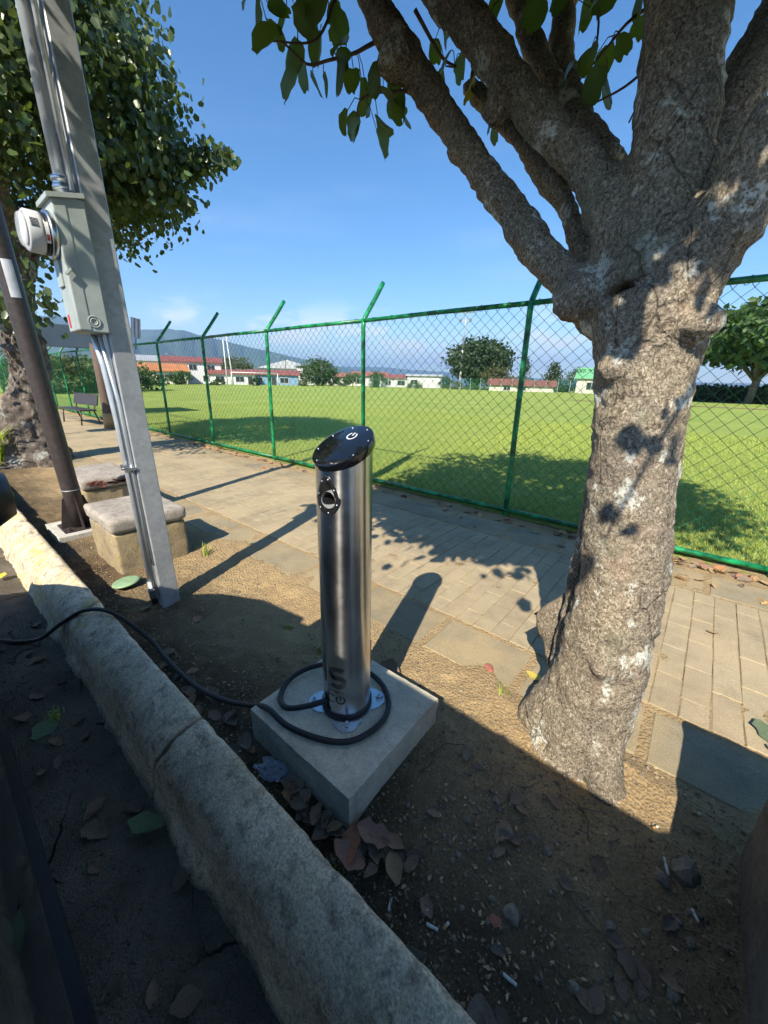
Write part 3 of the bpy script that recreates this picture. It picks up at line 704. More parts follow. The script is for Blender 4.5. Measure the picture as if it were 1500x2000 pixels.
# marks printed near the foot
def cylp(a0): return lambda u, v: oncyl(u, v, 0.0007, a0)
TA = -67.0; bz = 0.03
m = MB()
def S_path(cx, cz, w, h, o):
    # one line of the striped S, o = offset of this line from the middle line
    r = h / 4; pts = []
    pts += [(cx + w / 2, cz + 2 * r - o), (cx - w / 2 + r, cz + 2 * r - o)][0:0]
    pts += arc(cx + w * 0.16, cz + r, r - o, 40, 90, 6) + arc(cx - w * 0.16, cz + r, r - o, 90, 270, 16)
    pts += arc(cx + w * 0.16, cz - r, r + o, 90, -90, 16) + arc(cx - w * 0.16, cz - r, r + o, 270, 220, 6)
    return pts
lp = cylp(TA)
for o in (-0.0085, -0.003, 0.0025, 0.008): m.add(*ribbon(S_path(0.0, 0.205, 0.052, 0.082, o), 0.0022, lp))
for o in (-0.006, -0.001, 0.004):
    m.add(*ribbon([(-0.060 + o, 0.165), (-0.060 + o, 0.235)], 0.0022, lp)); m.add(*ribbon([(-0.085, 0.242 + o), (-0.036, 0.242 + o)], 0.0022, lp))
m.add(*ribbon(arc(0.013, 0.098, 0.0175, 125, 415, 26), 0.0055, lp)); m.add(*ribbon([(0.013, 0.098), (0.013, 0.119)], 0.0055, lp))
m.add(*ribbon(arc(-0.029, 0.098, 0.0180, 50, 310, 22), 0.0042, lp)); m.add(*ribbon([(-0.055, 0.081), (-0.055, 0.116)], 0.0048, lp))
m.ob('printed_mark', M['black_print'], bol)
cu_ = bpy.data.curves.new('t', 'FONT'); cu_.body = 'POWERED BY'; cu_.size = 0.0105; to = bpy.data.objects.new('t', cu_); COL.objects.link(to)
dg = bpy.context.evaluated_depsgraph_get(); me = bpy.data.meshes.new_from_object(to.evaluated_get(dg)); bpy.data.objects.remove(to)
for v in me.vertices: x, z = v.co.x - 0.036, v.co.y + 0.1335; v.co = Vector(oncyl(x, z, 0.0007, TA))
me.materials.clear(); me.name = 'caption'; ob('caption', me, M['black_print'], bol)
b = MB().span((-0.03, BR - 0.006, 0.135), (0.03, BR + 0.024, 0.262)).ob('rear_box', M['black_plastic'], bol); bevel(b, 0.004)

cab = catmull([(-4.9, -0.75, -.095), (-4.2, -0.45, -.098), (-3.5, -0.12, -.10), (-3.05, 0.02, -.10), (-2.86, 0.17, -.088), (-2.70, 0.28, .045), (-2.56, 0.375, .148), (-2.42, 0.455, .170), (-2.31, 0.525, .10), (-2.18, 0.585, .0), (-2.0, 0.583, -.010), (-1.80, 0.585, -.010), (-1.62, 0.60, -.004), (-1.46, 0.635, .012), (-1.30, 0.66, .075),
               (-1.16, 0.665, .150), (-1.02, 0.668, .149), (-0.86, 0.722, .149), (-0.775, 0.80, .149), (-0.752, 0.93, .149), (-0.80, 1.03, .149), (-0.91, 1.09, .152), (-1.04, 1.07, .170), (-1.14, 1.00, .172), (-1.205, 0.91, .160), (-1.215, 0.815, .150), (-1.165, 0.738, .149), (-1.09, 0.715, .158), (-1.02, 0.765, .175), (-0.975, 0.83, .185), (-0.955, 0.87, .19)], 7)
tag(MB().tube(cab, 0.0115, 12).ob('charging_cable', M['rubber'], smooth=True), 'thick black cable looped round the bollard and over the kerb', 'cable')

# ================================================================== STREET FURNITURE
# galvanised square service pole with meter box
pole = empty('service_pole', (-2.60, 0.845, 0), (0.006, -0.011, 0)); tag(pole, 'square galvanised steel service pole beside the kerb', 'pole')
H = 5.2
sh = [(-.055, -.06), (.05, -.06), (.055, -.055), (.055, .045), (.05, .05), (-.055, .05), (-.06, .045), (-.06, -.055)]
MB().prism(sh, -0.2, H).ob('shaft', M['galvanised'], pole)
ru = MB(); ru.span((-0.022, -0.081, 0.04), (-0.016, -0.060, 1.9)); ru.span((0.016, -0.081, 0.04), (0.022, -0.060, 1.9)); ru.span((-0.022, -0.0625, 0.04), (0.022, -0.0605, 1.9)); ru.ob('strut_channel', M['zinc'], pole)
MB().tube([(-0.040, -0.078, 0.10), (-0.040, -0.078, 1.2), (-0.048, -0.085, 1.5), (-0.065, -0.105, 1.72)], 0.017, 14).ob('conduit', M['conduit'], pole, True)
MB().tube([(0.036, -0.072, 0.30), (0.036, -0.072, 1.3), (0.020, -0.10, 1.72)], 0.010, 12).ob('thin_conduit', M['conduit'], pole, True)
cn = MB().lathe([(0.017, -0.02), (0.024, -0.02), (0.024, 0.03), (0.027, 0.032), (0.027, 0.05), (0.022, 0.052), (0.022, 0.10), (0.017, 0.102)], 16, (-0.040, -0.078, 0.05)); cn.ob('conduit_fitting', M['galvanised'], pole, True)
MB().tube([(-0.040, -0.078, -0.05), (-0.040, -0.078, 0.06)], 0.018, 12).ob('ground_conduit', M['black_plastic'], pole, True)
cl_ = MB().span((-0.068, -0.098, 0.92), (0.062, -0.060, 0.936)); cl_.span((0.006, -0.106, 0.905), (0.03, -0.06, 0.951)); cl_.tube([(-0.068, -0.09, 0.928), (-0.08, -0.09, 0.928)], 0.012, 10); cl_.tube([(0.02, -0.1, 0.928), (0.02, -0.125, 0.928)], 0.006, 8); cl_.ob('pipe_clamp', M['zinc'], pole)
# riser above the box
MB().tube([(-0.022, -0.105, 2.28), (-0.022, -0.105, H - 0.2)], 0.031, 18).ob('riser_conduit', M['conduit'], pole, True)
MB().tube([(0.035, -0.085, 2.28), (0.035, -0.085, H - 0.2)], 0.012, 10).ob('thin_riser', M['conduit'], pole, True)
MB().lathe([(.03, 0), (.043, 0), (.043, .018), (.038, .02), (.038, .034), (.044, .036), (.044, .052), (.03, .054)], 20, (-0.022, -0.105, 2.285)).ob('riser_fitting', M['zinc'], pole, True)
box = empty('meter_box', (-2.60, 0.845, 0), (0.006, -0.011, 0)); tag(box, 'grey electric meter box with round glass meter fixed on pole', 'meter box')
BXs = (-0.080, 0.090); BYs = (-0.190, -0.062); BZs = (1.655, 2.235)
bevel(MB().span((BXs[0], BYs[0] + .012, BZs[0]), (BXs[1], BYs[1], BZs[1])).ob('case', M['meter_grey'], box), 0.006)
lid = MB().span((BXs[0] - .003, BYs[0] - .006, BZs[0] + .004), (BXs[1] + .003, BYs[0] + .052, BZs[1] - .018)).ob('cover', M['meter_grey'], box); bevel(lid, 0.008, 3)
MB().add([(BXs[0] - .012, BYs[0] - .022, BZs[1] - .028), (BXs[1] + .012, BYs[0] - .022, BZs[1] - .028), (BXs[1] + .012, BYs[1], BZs[1] + .006), (BXs[0] - .012, BYs[1], BZs[1] + .006)] + [(BXs[0] - .012, BYs[0] - .022, BZs[1] - .008), (BXs[1] + .012, BYs[0] - .022, BZs[1] - .008), (BXs[1] + .012, BYs[1], BZs[1] + .026), (BXs[0] - .012, BYs[1], BZs[1] + .026)],
         [[3, 2, 1, 0], [4, 5, 6, 7], [0, 1, 5, 4], [1, 2, 6, 5], [2, 3, 7, 6], [3, 0, 4, 7]]).ob('rain_hood', M['meter_grey'], box)
for rr in (0.026, 0.015):
    t_ = [(BXs[1] + .0015, -0.125 + rr * math.cos(q), BZs[0] + 0.05 + rr * math.sin(q)) for q in np.linspace(0, 6.2832, 29)]
    MB().tube(t_, 0.0032, 6, False).ob('knockout_ring', M['meter_grey'], box, True)
h_ = MB().tube([(BXs[1] + .003, BYs[0] + .02, 1.93), (BXs[1] + .016, BYs[0] + .01, 1.925), (BXs[1] + .016, BYs[0] - .012, 1.90)], 0.006, 8); h_.ob('hasp', M['zinc'], box)
bevel(MB().span((-0.052, BYs[0] - 0.016, 1.86), (0.02, BYs[0] - 0.004, 1.98)).ob('latch_plate', M['meter_grey'], box), 0.004)
MB().span((BXs[0] + .03, BYs[0] - 0.0085, 1.68), (BXs[0] + .055, BYs[0] - 0.0055, 1.74)).ob('red_sticker', M['red_print'], box)
# the meter itself, axis towards the road
mz = 2.075; mx_ = 0.004; my = BYs[0] - 0.006
MB().lathe([(0.098, 0), (0.101, 0.004), (0.101, 0.022), (0.096, 0.026), (0.086, 0.026)], 40, (mx_, my, mz), 'y').ob('meter_ring', M['zinc'], box, True)
mb_ = MB().lathe([(0.088, 0.026), (0.088, 0.045)], 40, (mx_, my, mz), 'y').ob('meter_collar', M['black_plastic'], box, True)
MB().lathe([(0.086, 0.040), (0.086, 0.058), (0.0855, 0.098), (0.080, 0.104), (0.074, 0.104), (0.070, 0.099)], 40, (mx_, my, mz), 'y').ob('meter_body', M['meter_plastic'], box, True)
MB().lathe([(0.071, 0.097), (0.071, 0.112), (0.064, 0.122), (0.04, 0.125), (0.0, 0.126)], 36, (mx_, my, mz), 'y').ob('meter_glass', M['meter_glass'], box, True)
V = []; F = []
for k in range(9):
    a = R(-35 + k * 7); V += [(mx_ + .0892 * math.cos(a), my - .046, mz + .0892 * math.sin(a)), (mx_ + .0892 * math.cos(a), my - .031, mz + .0892 * math.sin(a))]
F = [[2 * k, 2 * k + 1, 2 * k + 3, 2 * k + 2] for k in range(8)]
MB().add(V, F).ob('meter_label', M['white_print'], mb_); MB().add([(v[0] * 1.0 + (.0006 if True else 0), v[1] - .0, v[2] + .0) for v in [(mx_ + .0898 * math.cos(R(q)), my - yy, mz + .0898 * math.sin(R(q))) for q in (-28, -20, -12) for yy in (.044, .033)]], [[0, 1, 3, 2], [2, 3, 5, 4]]).ob('red_label', M['red_print'], mb_)
for k in range(6):
    a = R(4 + k * 4.2); c = Vector((mx_ + .0862 * math.cos(a), my - 0.078, mz + .0862 * math.sin(a)))
    MB().box(c, (0.002, 0.03, 0.0022), Matrix.Rotation(-a, 3, 'Y')).ob('vent_slot', M['black_plastic'], box)
MB().lathe([(0.055, 0.105), (0.055, 0.107), (0.0, 0.107)], 24, (mx_, my, mz), 'y').ob('dial', M['white_print'], box)

# brown lamp post
lp_ = empty('lamp_post', (-4.585, 0.825, 0), (0.035, 0.044, 0)); tag(lp_, 'dark brown round steel post with gusseted foot, cut by the left edge', 'post')
MB().tube([(0, 0, 0.03), (0, 0, 0.40), (0, 0, 3), (0, 0, 6.5)], [0.072, 0.072, 0.070, 0.060], 28).ob('shaft', M['brown_steel'], lp_, True)
MB().tube([(0, 0, 0.405), (0, 0, 0.412)], 0.0745, 28).ob('weld_ring', M['galvanised'], lp_, True)
bevel(MB().span((-0.155, -0.155, 0.018), (0.155, 0.155, 0.036)).ob('base_plate', M['brown_steel'], lp_), 0.003)
for k in range(4):
    a = math.pi / 2 * k + math.pi / 4 * 0; m3 = Matrix.Rotation(a, 3, 'Z'); th = 0.005
    pl = [(0.066, 0.036), (0.148, 0.036), (0.148, 0.055), (0.085, 0.33), (0.066, 0.33)]
    MB().add([m3 @ Vector((r, s * th, z)) for s in (-1, 1) for r, z in pl], [[4, 3, 2, 1, 0], [5, 6, 7, 8, 9]] + [[i, (i + 1) % 5, 5 + (i + 1) % 5, 5 + i] for i in range(5)]).ob('gusset', M['brown_steel'], lp_)
    MB().tube([m3 @ Vector((0.11, 0.11, 0.03)), m3 @ Vector((0.11, 0.11, 0.07))], 0.011, 6).ob('anchor_bolt', M['brown_steel'], lp_)
V = []
for k in range(7):
    a = R(-30 + k * 9); V += [(0.0722 * math.cos(a), 0.0722 * math.sin(a), 2.02), (0.0722 * math.cos(a), 0.0722 * math.sin(a), 2.28)]
MB().add(V, [[2 * k, 2 * k + 2, 2 * k + 3, 2 * k + 1] for k in range(6)]).ob('sticker', M['banner'], lp_)
bevel(tag(MB().span((-4.90, 0.60, -0.08), (-4.36, 1.02, 0.022)).ob('concrete_pad', M['pad_concrete']), 'thin pale concrete pad under the brown post', 'concrete pad'), 0.008)

def seat_block(cx, cy, lx, ly, h, label, seed, paint=False, bm_='seat_concrete', cm_='seat_cap'):
    t = empty('concrete_block', (cx, cy, 0)); tag(t, label, 'concrete block', 'concrete blocks along the verge')
    def rough(mb, amp, name, mat, bw):
        me = mb.mesh(name); bm = bmesh.new(); bm.from_mesh(me)
        bmesh.ops.bevel(bm, geom=bm.edges[:], offset=bw, segments=3, affect='EDGES', profile=0.6)
        bmesh.ops.subdivide_edges(bm, edges=[e for e in bm.edges if e.calc_length() > 0.06], cuts=9, use_grid_fill=True)
        P = np.array([v.co[:] for v in bm.verts]) + seed; bm.normal_update(); d = fbm(P, 9, 3) * amp + fbm(P, 40, 2) * amp * 0.35
        for i, v in enumerate(bm.verts): v.co += v.normal * float(d[i])
        bm.to_mesh(me); bm.free(); return ob(name, me, mat, t, True)
    rough(MB().box((0, 0, (h - .12) / 2 - .06), (lx * .95, ly * .93, h - .12 + .12), None, 1.0), 0.006, 'body', M[bm_], 0.02)
    c = rough(MB().box((0, 0, h - .056), (lx, ly, .112)), 0.008, 'cap', M[cm_], 0.035)
    MB().span((-lx * .45, -ly * .44, h - .135), (lx * .45, ly * .44, h - .10)).ob('mortar_joint', M['seat_concrete'], t)
    if paint:
        m = MB(); r = random.Random(2)
        for k in range(70):
            x = r.uniform(-.30, .28); w, hh = r.uniform(.008, .03), r.uniform(.004, .013); z = h - .055 + r.gauss(0, .013)
            m.add([(x - w, -ly / 2 - .0085, z - hh), (x + w, -ly / 2 - .0085, z - hh * .5), (x + w * .7, -ly / 2 - .0085, z + hh), (x - w * .8, -ly / 2 - .0085, z + hh * .7)], [[0, 1, 2, 3]])
            x2 = lx / 2 + .0085; y = r.uniform(-.2, .2)
            m.add([(x2, y - w, z - hh), (x2, y + w, z - hh * .5), (x2, y + w * .7, z + hh), (x2, y - w * .8, z + hh * .7)], [[0, 1, 2, 3]])
        stuff(m.ob('red_paint_remains', M['brick_shard'], c, loc=(0, 0, 0)))
    return t
seat_block(-3.56, 1.02, 0.66, 0.56, 0.425, 'tan concrete block with thick cap standing behind the galvanised pole', 3.0)
seat_block(-5.20, 1.20, 0.84, 0.52, 0.425, 'concrete block with worn red paint on its cap behind the brown post', 9.0, True)
seat_block(0.745, 1.115, 0.74, 0.68, 0.485, 'concrete block in shade at the lower right edge', 15.0, False, 'seat_shaded', 'seat_shaded')

# things further up the pavement
bn = empty('bench', (-15.2, 3.35, 0), (0, 0, R(4))); tag(bn, 'dark metal bench by the fence beyond the poles', 'bench')
bevel(MB().span((-0.95, -0.22, 0.42), (0.95, 0.2, 0.46)).ob('seat', M['brown_steel'], bn), .008)
bevel(MB().box((0, 0.27, 0.72), (1.9, 0.035, 0.34), Matrix.Rotation(R(-14), 3, 'X')).ob('backrest', M['brown_steel'], bn), .008)
for sx in (-.75, .75):
    MB().tube([(sx, -.2, 0), (sx, -.15, .42), (sx, .2, .42), (sx, .32, .88)], 0.022, 8).ob('leg', M['brown_steel'], bn, True); MB().tube([(sx, .3, 0), (sx, .18, .42)], 0.022, 8).ob('leg', M['brown_steel'], bn, True)
wp = empty('wooden_post', (-13.30, 3.62, 0), (0, 0.0, 0)); tag(wp, 'stout brown wooden post seen past the galvanised pole', 'post')
MB().tube([(0, 0, -.1), (0, 0, .3), (.02, 0, 1.2), (.03, 0, 2.25)], [.155, .135, .12, .115], 14).ob('shaft', M['twig'], wp, True); MB().tube([(0, 0, 0.0), (0, 0, 0.42)], [.162, .144], 14).ob('painted_foot', M['filter_tan'], wp, True)
gb = empty('waste_bin', (-12.5, 2.05, 0)); tag(gb, 'green plastic waste bin on a post behind the left tree', 'bin')
MB().tube([(0, 0, 0), (0, 0, 1.2)], 0.04, 10).ob('stand', M['green_paint'], gb, True)
bevel(MB().box((0, 0, 1.42), (.5, .5, .72), None, 1.15).ob('body', M['green_plastic'], gb), .03, 3); bevel(MB().box((0, 0, 1.81), (.6, .6, .07)).ob('rim', M['green_plastic'], gb), .01)
sb = empty('shelter', (-17.2, 4.6, 0)); tag(sb, 'dark blue fascia of a small shelter beyond the brown post', 'shelter')
bevel(MB().span((-.15, -1.9, 2.30), (.05, 0.9, 3.0)).ob('fascia', M['navy_board'], sb), .01); MB().span((-2.4, -1.9, 2.9), (-.16, .9, 2.97)).ob('roof', M['navy_board'], sb)
for y in (-1.7, .7): 
    for x in (-2.2, -.1): MB().tube([(x, y, 0), (x, y, 2.4)], .04, 8).ob('post', M['green_paint'], sb, True)
bnr = empty('banner', (-12.45, 4.42, 2.66), (0, R(12), R(20))); tag(bnr, 'small pale striped banner tied to the fence top', 'banner')
bevel(MB().box((0, 0, 0), (.34, .012, .5)).ob('sheet', M['banner'], bnr), .003); MB().tube([(-.02, .01, -.55), (0, .01, .25)], .014, 8).ob('rod', M['green_paint'], bnr)
for k in range(4): MB().box((-.1 + .07 * k, -.008, 0), (.022, .004, .5)).ob('stripe', M['navy_board'] if k % 2 else M['white_print'], bnr)

# ================================================================== TREES
def voxel_tree(name, limbs, voxel, mat, parent, disp=(), rs_=1.0, sh=(0, 0), smo=7):
    m = MB()
    for L in limbs:
        L = [(a + sh[0], b + sh[1], c, d * rs_) for a, b, c, d in L]; Q = catmull(L, 5); m.tube([q[:3] for q in Q], [max(q[3], .01) for q in Q], 18)
    me = m.mesh('tmp'); o = bpy.data.objects.new('tmp', me); COL.objects.link(o)
    r = o.modifiers.new('r', 'REMESH'); r.mode = 'VOXEL'; r.voxel_size = voxel; r.adaptivity = 0
    s = o.modifiers.new('s', 'SMOOTH'); s.factor = 0.6; s.iterations = smo
    dg = bpy.context.evaluated_depsgraph_get(); me2 = bpy.data.meshes.new_from_object(o.evaluated_get(dg)); bpy.data.objects.remove(o)
    n = len(me2.vertices); P = np.zeros(n * 3, np.float32); me2.vertices.foreach_get('co', P); P = P.reshape(-1, 3).astype(float)
    Nn = np.zeros(n * 3, np.float32); me2.vertex_normals.foreach_get('vector', Nn); Nn = Nn.reshape(-1, 3)
    d = 0
    for sc, am, oc, zs in disp: d = d + fbm(P * np.array([1, 1, zs]), sc, oc) * am
    P = P + Nn * np.asarray(d)[:, None]
    me2.vertices.foreach_set('co', P.astype(np.float32).ravel()); me2.update(); me2.name = name
    return ob(name, me2, mat, parent, True)

# leaf blade: broad, notched at the tip, folded on the midrib; hangs from its base along -z
def leaf_mesh(name, seed, chew=0.0, fold=0.3, curl=0.25, aspect=0.82):
    r = random.Random(seed); half = [(0.0, 0.0), (0.20, -0.02), (0.36, 0.10), (0.45, 0.30), (0.45, 0.52), (0.38, 0.75), (0.26, 0.93), (0.14, 1.0), (0.0, 0.90)]
    mid = [0.0, 0.06, 0.14, 0.3, 0.5, 0.68, 0.8, 0.86, 0.90]; V = []; F = []
    for i, y in enumerate(mid): V.append((0, curl * math.sin(y * 2.2) * 0.35, -y))
    for sgn in (-1, 1):
        b = len(V)
        for i in range(1, len(half) - 1):
            x, y = half[i]; x *= aspect; q = 1 - (r.random() < chew) * r.uniform(.12, .4)
            V.append((sgn * x * q, curl * math.sin(y * 2.2) * 0.35 + fold * x * q + r.uniform(-.03, .03), -y - r.uniform(-.02, .02)))
        n = len(half) - 2
        for i in range(n - 1):
            f = [i + 1, i + 2, b + i + 1, b + i]; F.append(f if sgn > 0 else f[::-1])
        F.append(([0, 1, b]) if sgn > 0 else [0, b, 1]); F.append([n, n + 1, b + n - 1] if sgn > 0 else [n, b + n - 1, n + 1])
    me = MB().add(V, F).mesh(name); me.polygons.foreach_set('use_smooth', np.ones(len(me.polygons), bool)); return me
def cloud(centres, size, template, droop=0.7, rs=None):
    rs = rs or RNG; n = len(centres); T = np.array([v.co[:] for v in template.vertices]); K = len(T)
    tri = []
    for p in template.polygons:
        q = list(p.vertices)
        for k in range(1, len(q) - 1): tri.append((q[0], q[k], q[k + 1]))
    tri = np.array(tri)
    down = rs.normal(size=(n, 3)) * (1 - droop) + np.array([0, 0, -1]) * droop; down /= np.linalg.norm(down, axis=1)[:, None]
    up = rs.normal(size=(n, 3)); xa = np.cross(down, up); xa /= np.linalg.norm(xa, axis=1)[:, None]; ya = np.cross(down, xa)
    sz = size * rs.uniform(0.65, 1.25, n)
    V = centres[:, None, :] + sz[:, None, None] * (T[None, :, 0:1] * xa[:, None, :] + T[None, :, 1:2] * ya[:, None, :] - T[None, :, 2:3] * down[:, None, :])
    return V.reshape(-1, 3), (tri[None] + (np.arange(n) * K)[:, None, None]).reshape(-1, 3)

leafs = [leaf_mesh('leaf', k, chew=0.16, fold=(.12, .3, .55, .2, .75)[k % 5], curl=(.2, .5, -.1, .35, .3)[k % 5]) for k in range(7)]
for q in leafs: q.materials.append(M['leaf_near'])
ly_ = [leaf_mesh('leaf', 70 + k, chew=.2, fold=.4) for k in range(2)]
for q in ly_: q.materials.append(M['leaf_yellow'])
lowleaf = MB().add([(0, 0, 0), (.4, .1, -.35), (0, 0, -.5), (-.4, .1, -.35), (.25, .06, -.9), (0, .0, -1), (-.25, .06, -.9)], [[0, 2, 1], [0, 3, 2], [1, 2, 5, 4], [3, 6, 5, 2]]).mesh('low')
diamond = MB().add([(0, 0, 0), (.36, .12, -.5), (0, 0, -1), (-.36, .12, -.5)], [[0, 2, 1], [0, 3, 2]]).mesh('dia')

tree = empty('street_tree', (-0.1, 1.5, 0)); tag(tree, 'thick forked tree with rough lichen-spotted bark beside the charging bollard', 'tree')
LIMB = dict(
 trunk=[(-0.125, 1.51, -0.16, 0.27), (-0.120, 1.516, 0.00, 0.228), (-0.116, 1.516, 0.12, 0.205), (-0.103, 1.517, 0.446, 0.176), (-0.104, 1.527, 0.753, 0.164), (-0.131, 1.534, 1.04, 0.158), (-0.159, 1.542, 1.283, 0.153), (-0.175, 1.55, 1.476, 0.166), (-0.184, 1.559, 1.612, 0.188), (-0.208, 1.556, 1.727, 0.180)],
 root1=[(-0.15, 1.50, 0.30, 0.14), (-0.24, 1.50, 0.10, 0.12), (-0.34, 1.53, -0.06, 0.09), (-0.45, 1.55, -0.14, 0.05)],
 root2=[(-0.08, 1.48, 0.30, 0.11), (-0.01, 1.41, 0.08, 0.095), (0.05, 1.35, -0.06, 0.07), (0.14, 1.28, -0.14, 0.04)],
 limbA=[(-0.263, 1.598, 1.635, 0.11), (-0.41, 1.609, 1.749, 0.105), (-0.548, 1.609, 1.869, 0.086), (-0.693, 1.618, 2.023, 0.075), (-0.843, 1.613, 2.197, 0.071), (-1.002, 1.591, 2.395, 0.074), (-1.163, 1.566, 2.596, 0.079), (-1.282, 1.535, 2.744, 0.078), (-1.39, 1.52, 2.911, 0.072), (-1.537, 1.504, 3.15, 0.062), (-1.75, 1.48, 3.5, 0.05)],
 limbB=[(-0.249, 1.58, 1.749, 0.137), (-0.355, 1.601, 1.951, 0.130), (-0.485, 1.629, 2.14, 0.104), (-0.634, 1.642, 2.289, 0.092), (-0.792, 1.639, 2.469, 0.088), (-0.951, 1.622, 2.657, 0.088), (-1.112, 1.602, 2.834, 0.082), (-1.266, 1.548, 3.005, 0.074), (-1.5, 1.5, 3.35, 0.06)],
 limbC=[(-0.2, 1.567, 1.741, 0.156), (-0.223, 1.584, 1.934, 0.148), (-0.246, 1.601, 2.115, 0.135), (-0.264, 1.619, 2.297, 0.132), (-0.276, 1.637, 2.446, 0.132), (-0.296, 1.674, 2.623, 0.125), (-0.3, 1.75, 3.0, 0.11), (-0.25, 1.9, 3.5, 0.08)],
 limbD=[(-0.143, 1.513, 1.673, 0.119), (-0.1, 1.497, 1.791, 0.104), (-0.06, 1.479, 1.882, 0.098), (-0.021, 1.46, 1.979, 0.094), (0.02, 1.44, 2.069, 0.088), (0.12, 1.40, 2.35, 0.078), (0.3, 1.35, 2.8, 0.06)],
 limbE=[(-0.372, 1.71, 1.786, 0.082), (-0.49, 1.732, 1.951, 0.062), (-0.587, 1.765, 2.105, 0.055), (-0.72, 1.78, 2.269, 0.054), (-0.871, 1.8, 2.431, 0.054), (-1.055, 1.816, 2.61, 0.05)],
 limbF=[(-0.433, 1.747, 2.153, 0.07), (-0.632, 1.845, 2.406, 0.064), (-0.782, 1.895, 2.612, 0.06), (-0.923, 1.942, 2.854, 0.056), (-1.017, 1.951, 3.06, 0.05), (-1.2, 2.1, 3.5, 0.04)],
 limbG=[(-0.606, 1.906, 2.377, 0.058), (-0.759, 2.012, 2.673, 0.05), (-0.805, 2.101, 2.919, 0.044), (-0.833, 2.144, 3.131, 0.04), (-0.85, 2.4, 3.6, 0.03)],
 limbH=[(-0.184, 1.74, 1.886, 0.116), (-0.151, 1.844, 2.153, 0.095), (-0.13, 1.946, 2.376, 0.085), (-0.083, 2.048, 2.586, 0.077), (0.05, 2.3, 3.1, 0.06)],
 stub=[(-0.16, 1.53, 1.60, 0.09), (-0.085, 1.462, 1.615, 0.066), (-0.040, 1.437, 1.622, 0.048), (-0.018, 1.425, 1.626, 0.028)],
 kn1=[(-0.78, 1.62, 2.44, 0.07), (-0.80, 1.60, 2.36, 0.055), (-0.79, 1.59, 2.33, 0.03)],
 kn2=[(-1.16, 1.54, 2.60, 0.08), (-1.22, 1.50, 2.60, 0.06), (-1.25, 1.48, 2.61, 0.035)],
 kn3=[(-0.40, 1.58, 1.75, 0.10), (-0.42, 1.50, 1.72, 0.085), (-0.42, 1.46, 1.70, 0.05)],
 kn5=[(-0.20, 1.50, 1.50, 0.12), (-0.23, 1.45, 1.47, 0.09), (-0.24, 1.435, 1.45, 0.05)],
 kn6=[(-0.93, 1.62, 2.30, 0.06), (-0.95, 1.57, 2.28, 0.05), (-0.955, 1.55, 2.27, 0.03)],
 knot=[(-0.09, 1.46, 0.52, 0.08), (-0.068, 1.376, 0.515, 0.055), (-0.064, 1.366, 0.515, 0.035)],
)
for k_, f_ in (('limbA', .86), ('limbB', .82), ('limbE', .8), ('limbF', .85)): LIMB[k_] = [LIMB[k_][0]] + [(a, b, c, d * f_) for a, b, c, d in LIMB[k_][1:]]
voxel_tree('trunk', list(LIMB.values()), 0.0115, M['bark'], tree, ((4, .014, 2, .6), (11, .007, 3, 1.3), (26, .0045, 3, 1.2), (60, .003, 2, 1)), 0.83, (-0.024, -0.018), 5)
for o in tree.children: o.location = (0.1, -1.5, 0)
# old split rib on the shaded flank and the broken spur
rib = voxel_tree('bark_rib', [[(-0.291, 1.573, 1.43, 0.026), (-0.296, 1.590, 1.36, 0.034), (-0.286, 1.595, 1.264, 0.036), (-0.276, 1.598, 1.073, 0.042), (-0.268, 1.599, 0.821, 0.046), (-0.272, 1.601, 0.541, 0.046), (-0.285, 1.59, 0.264, 0.042), (-0.30, 1.58, 0.02, .05)]], 0.010, M['bark'], tree, ((10, .008, 3, .7), (40, .004, 2, 1)))
rib.location = (0.1, -1.5, 0)
A_, B_, C_, D_ = (-0.285, 1.66, 0.64), (-0.432, 1.668, 0.435), (-0.375, 1.675, 0.33), (-0.295, 1.66, 0.11)
m = MB(); nrm = Vector((0.55, 0.83, 0)) * 0.045
pts = [Vector(p) for p in (A_, B_, C_, D_)]
m.add([p - nrm * .5 for p in pts] + [p + nrm for p in pts], [[0, 1, 2, 3], [7, 6, 5, 4], [0, 4, 5, 1], [1, 5, 6, 2], [2, 6, 7, 3], [3, 7, 4, 0]])
me = m.mesh('broken_spur'); bm = bmesh.new(); bm.from_mesh(me); bmesh.ops.subdivide_edges(bm, edges=bm.edges[:], cuts=7, use_grid_fill=True); bm.normal_update()
P = np.array([v.co[:] for v in bm.verts]); d = fbm(P, 14, 3) * .012
for i, v in enumerate(bm.verts): v.co += v.normal * float(d[i]); 
bm.to_mesh(me); bm.free(); o = ob('broken_spur', me, M['bark'], tree, True); o.location = (0.1, -1.5, 0)

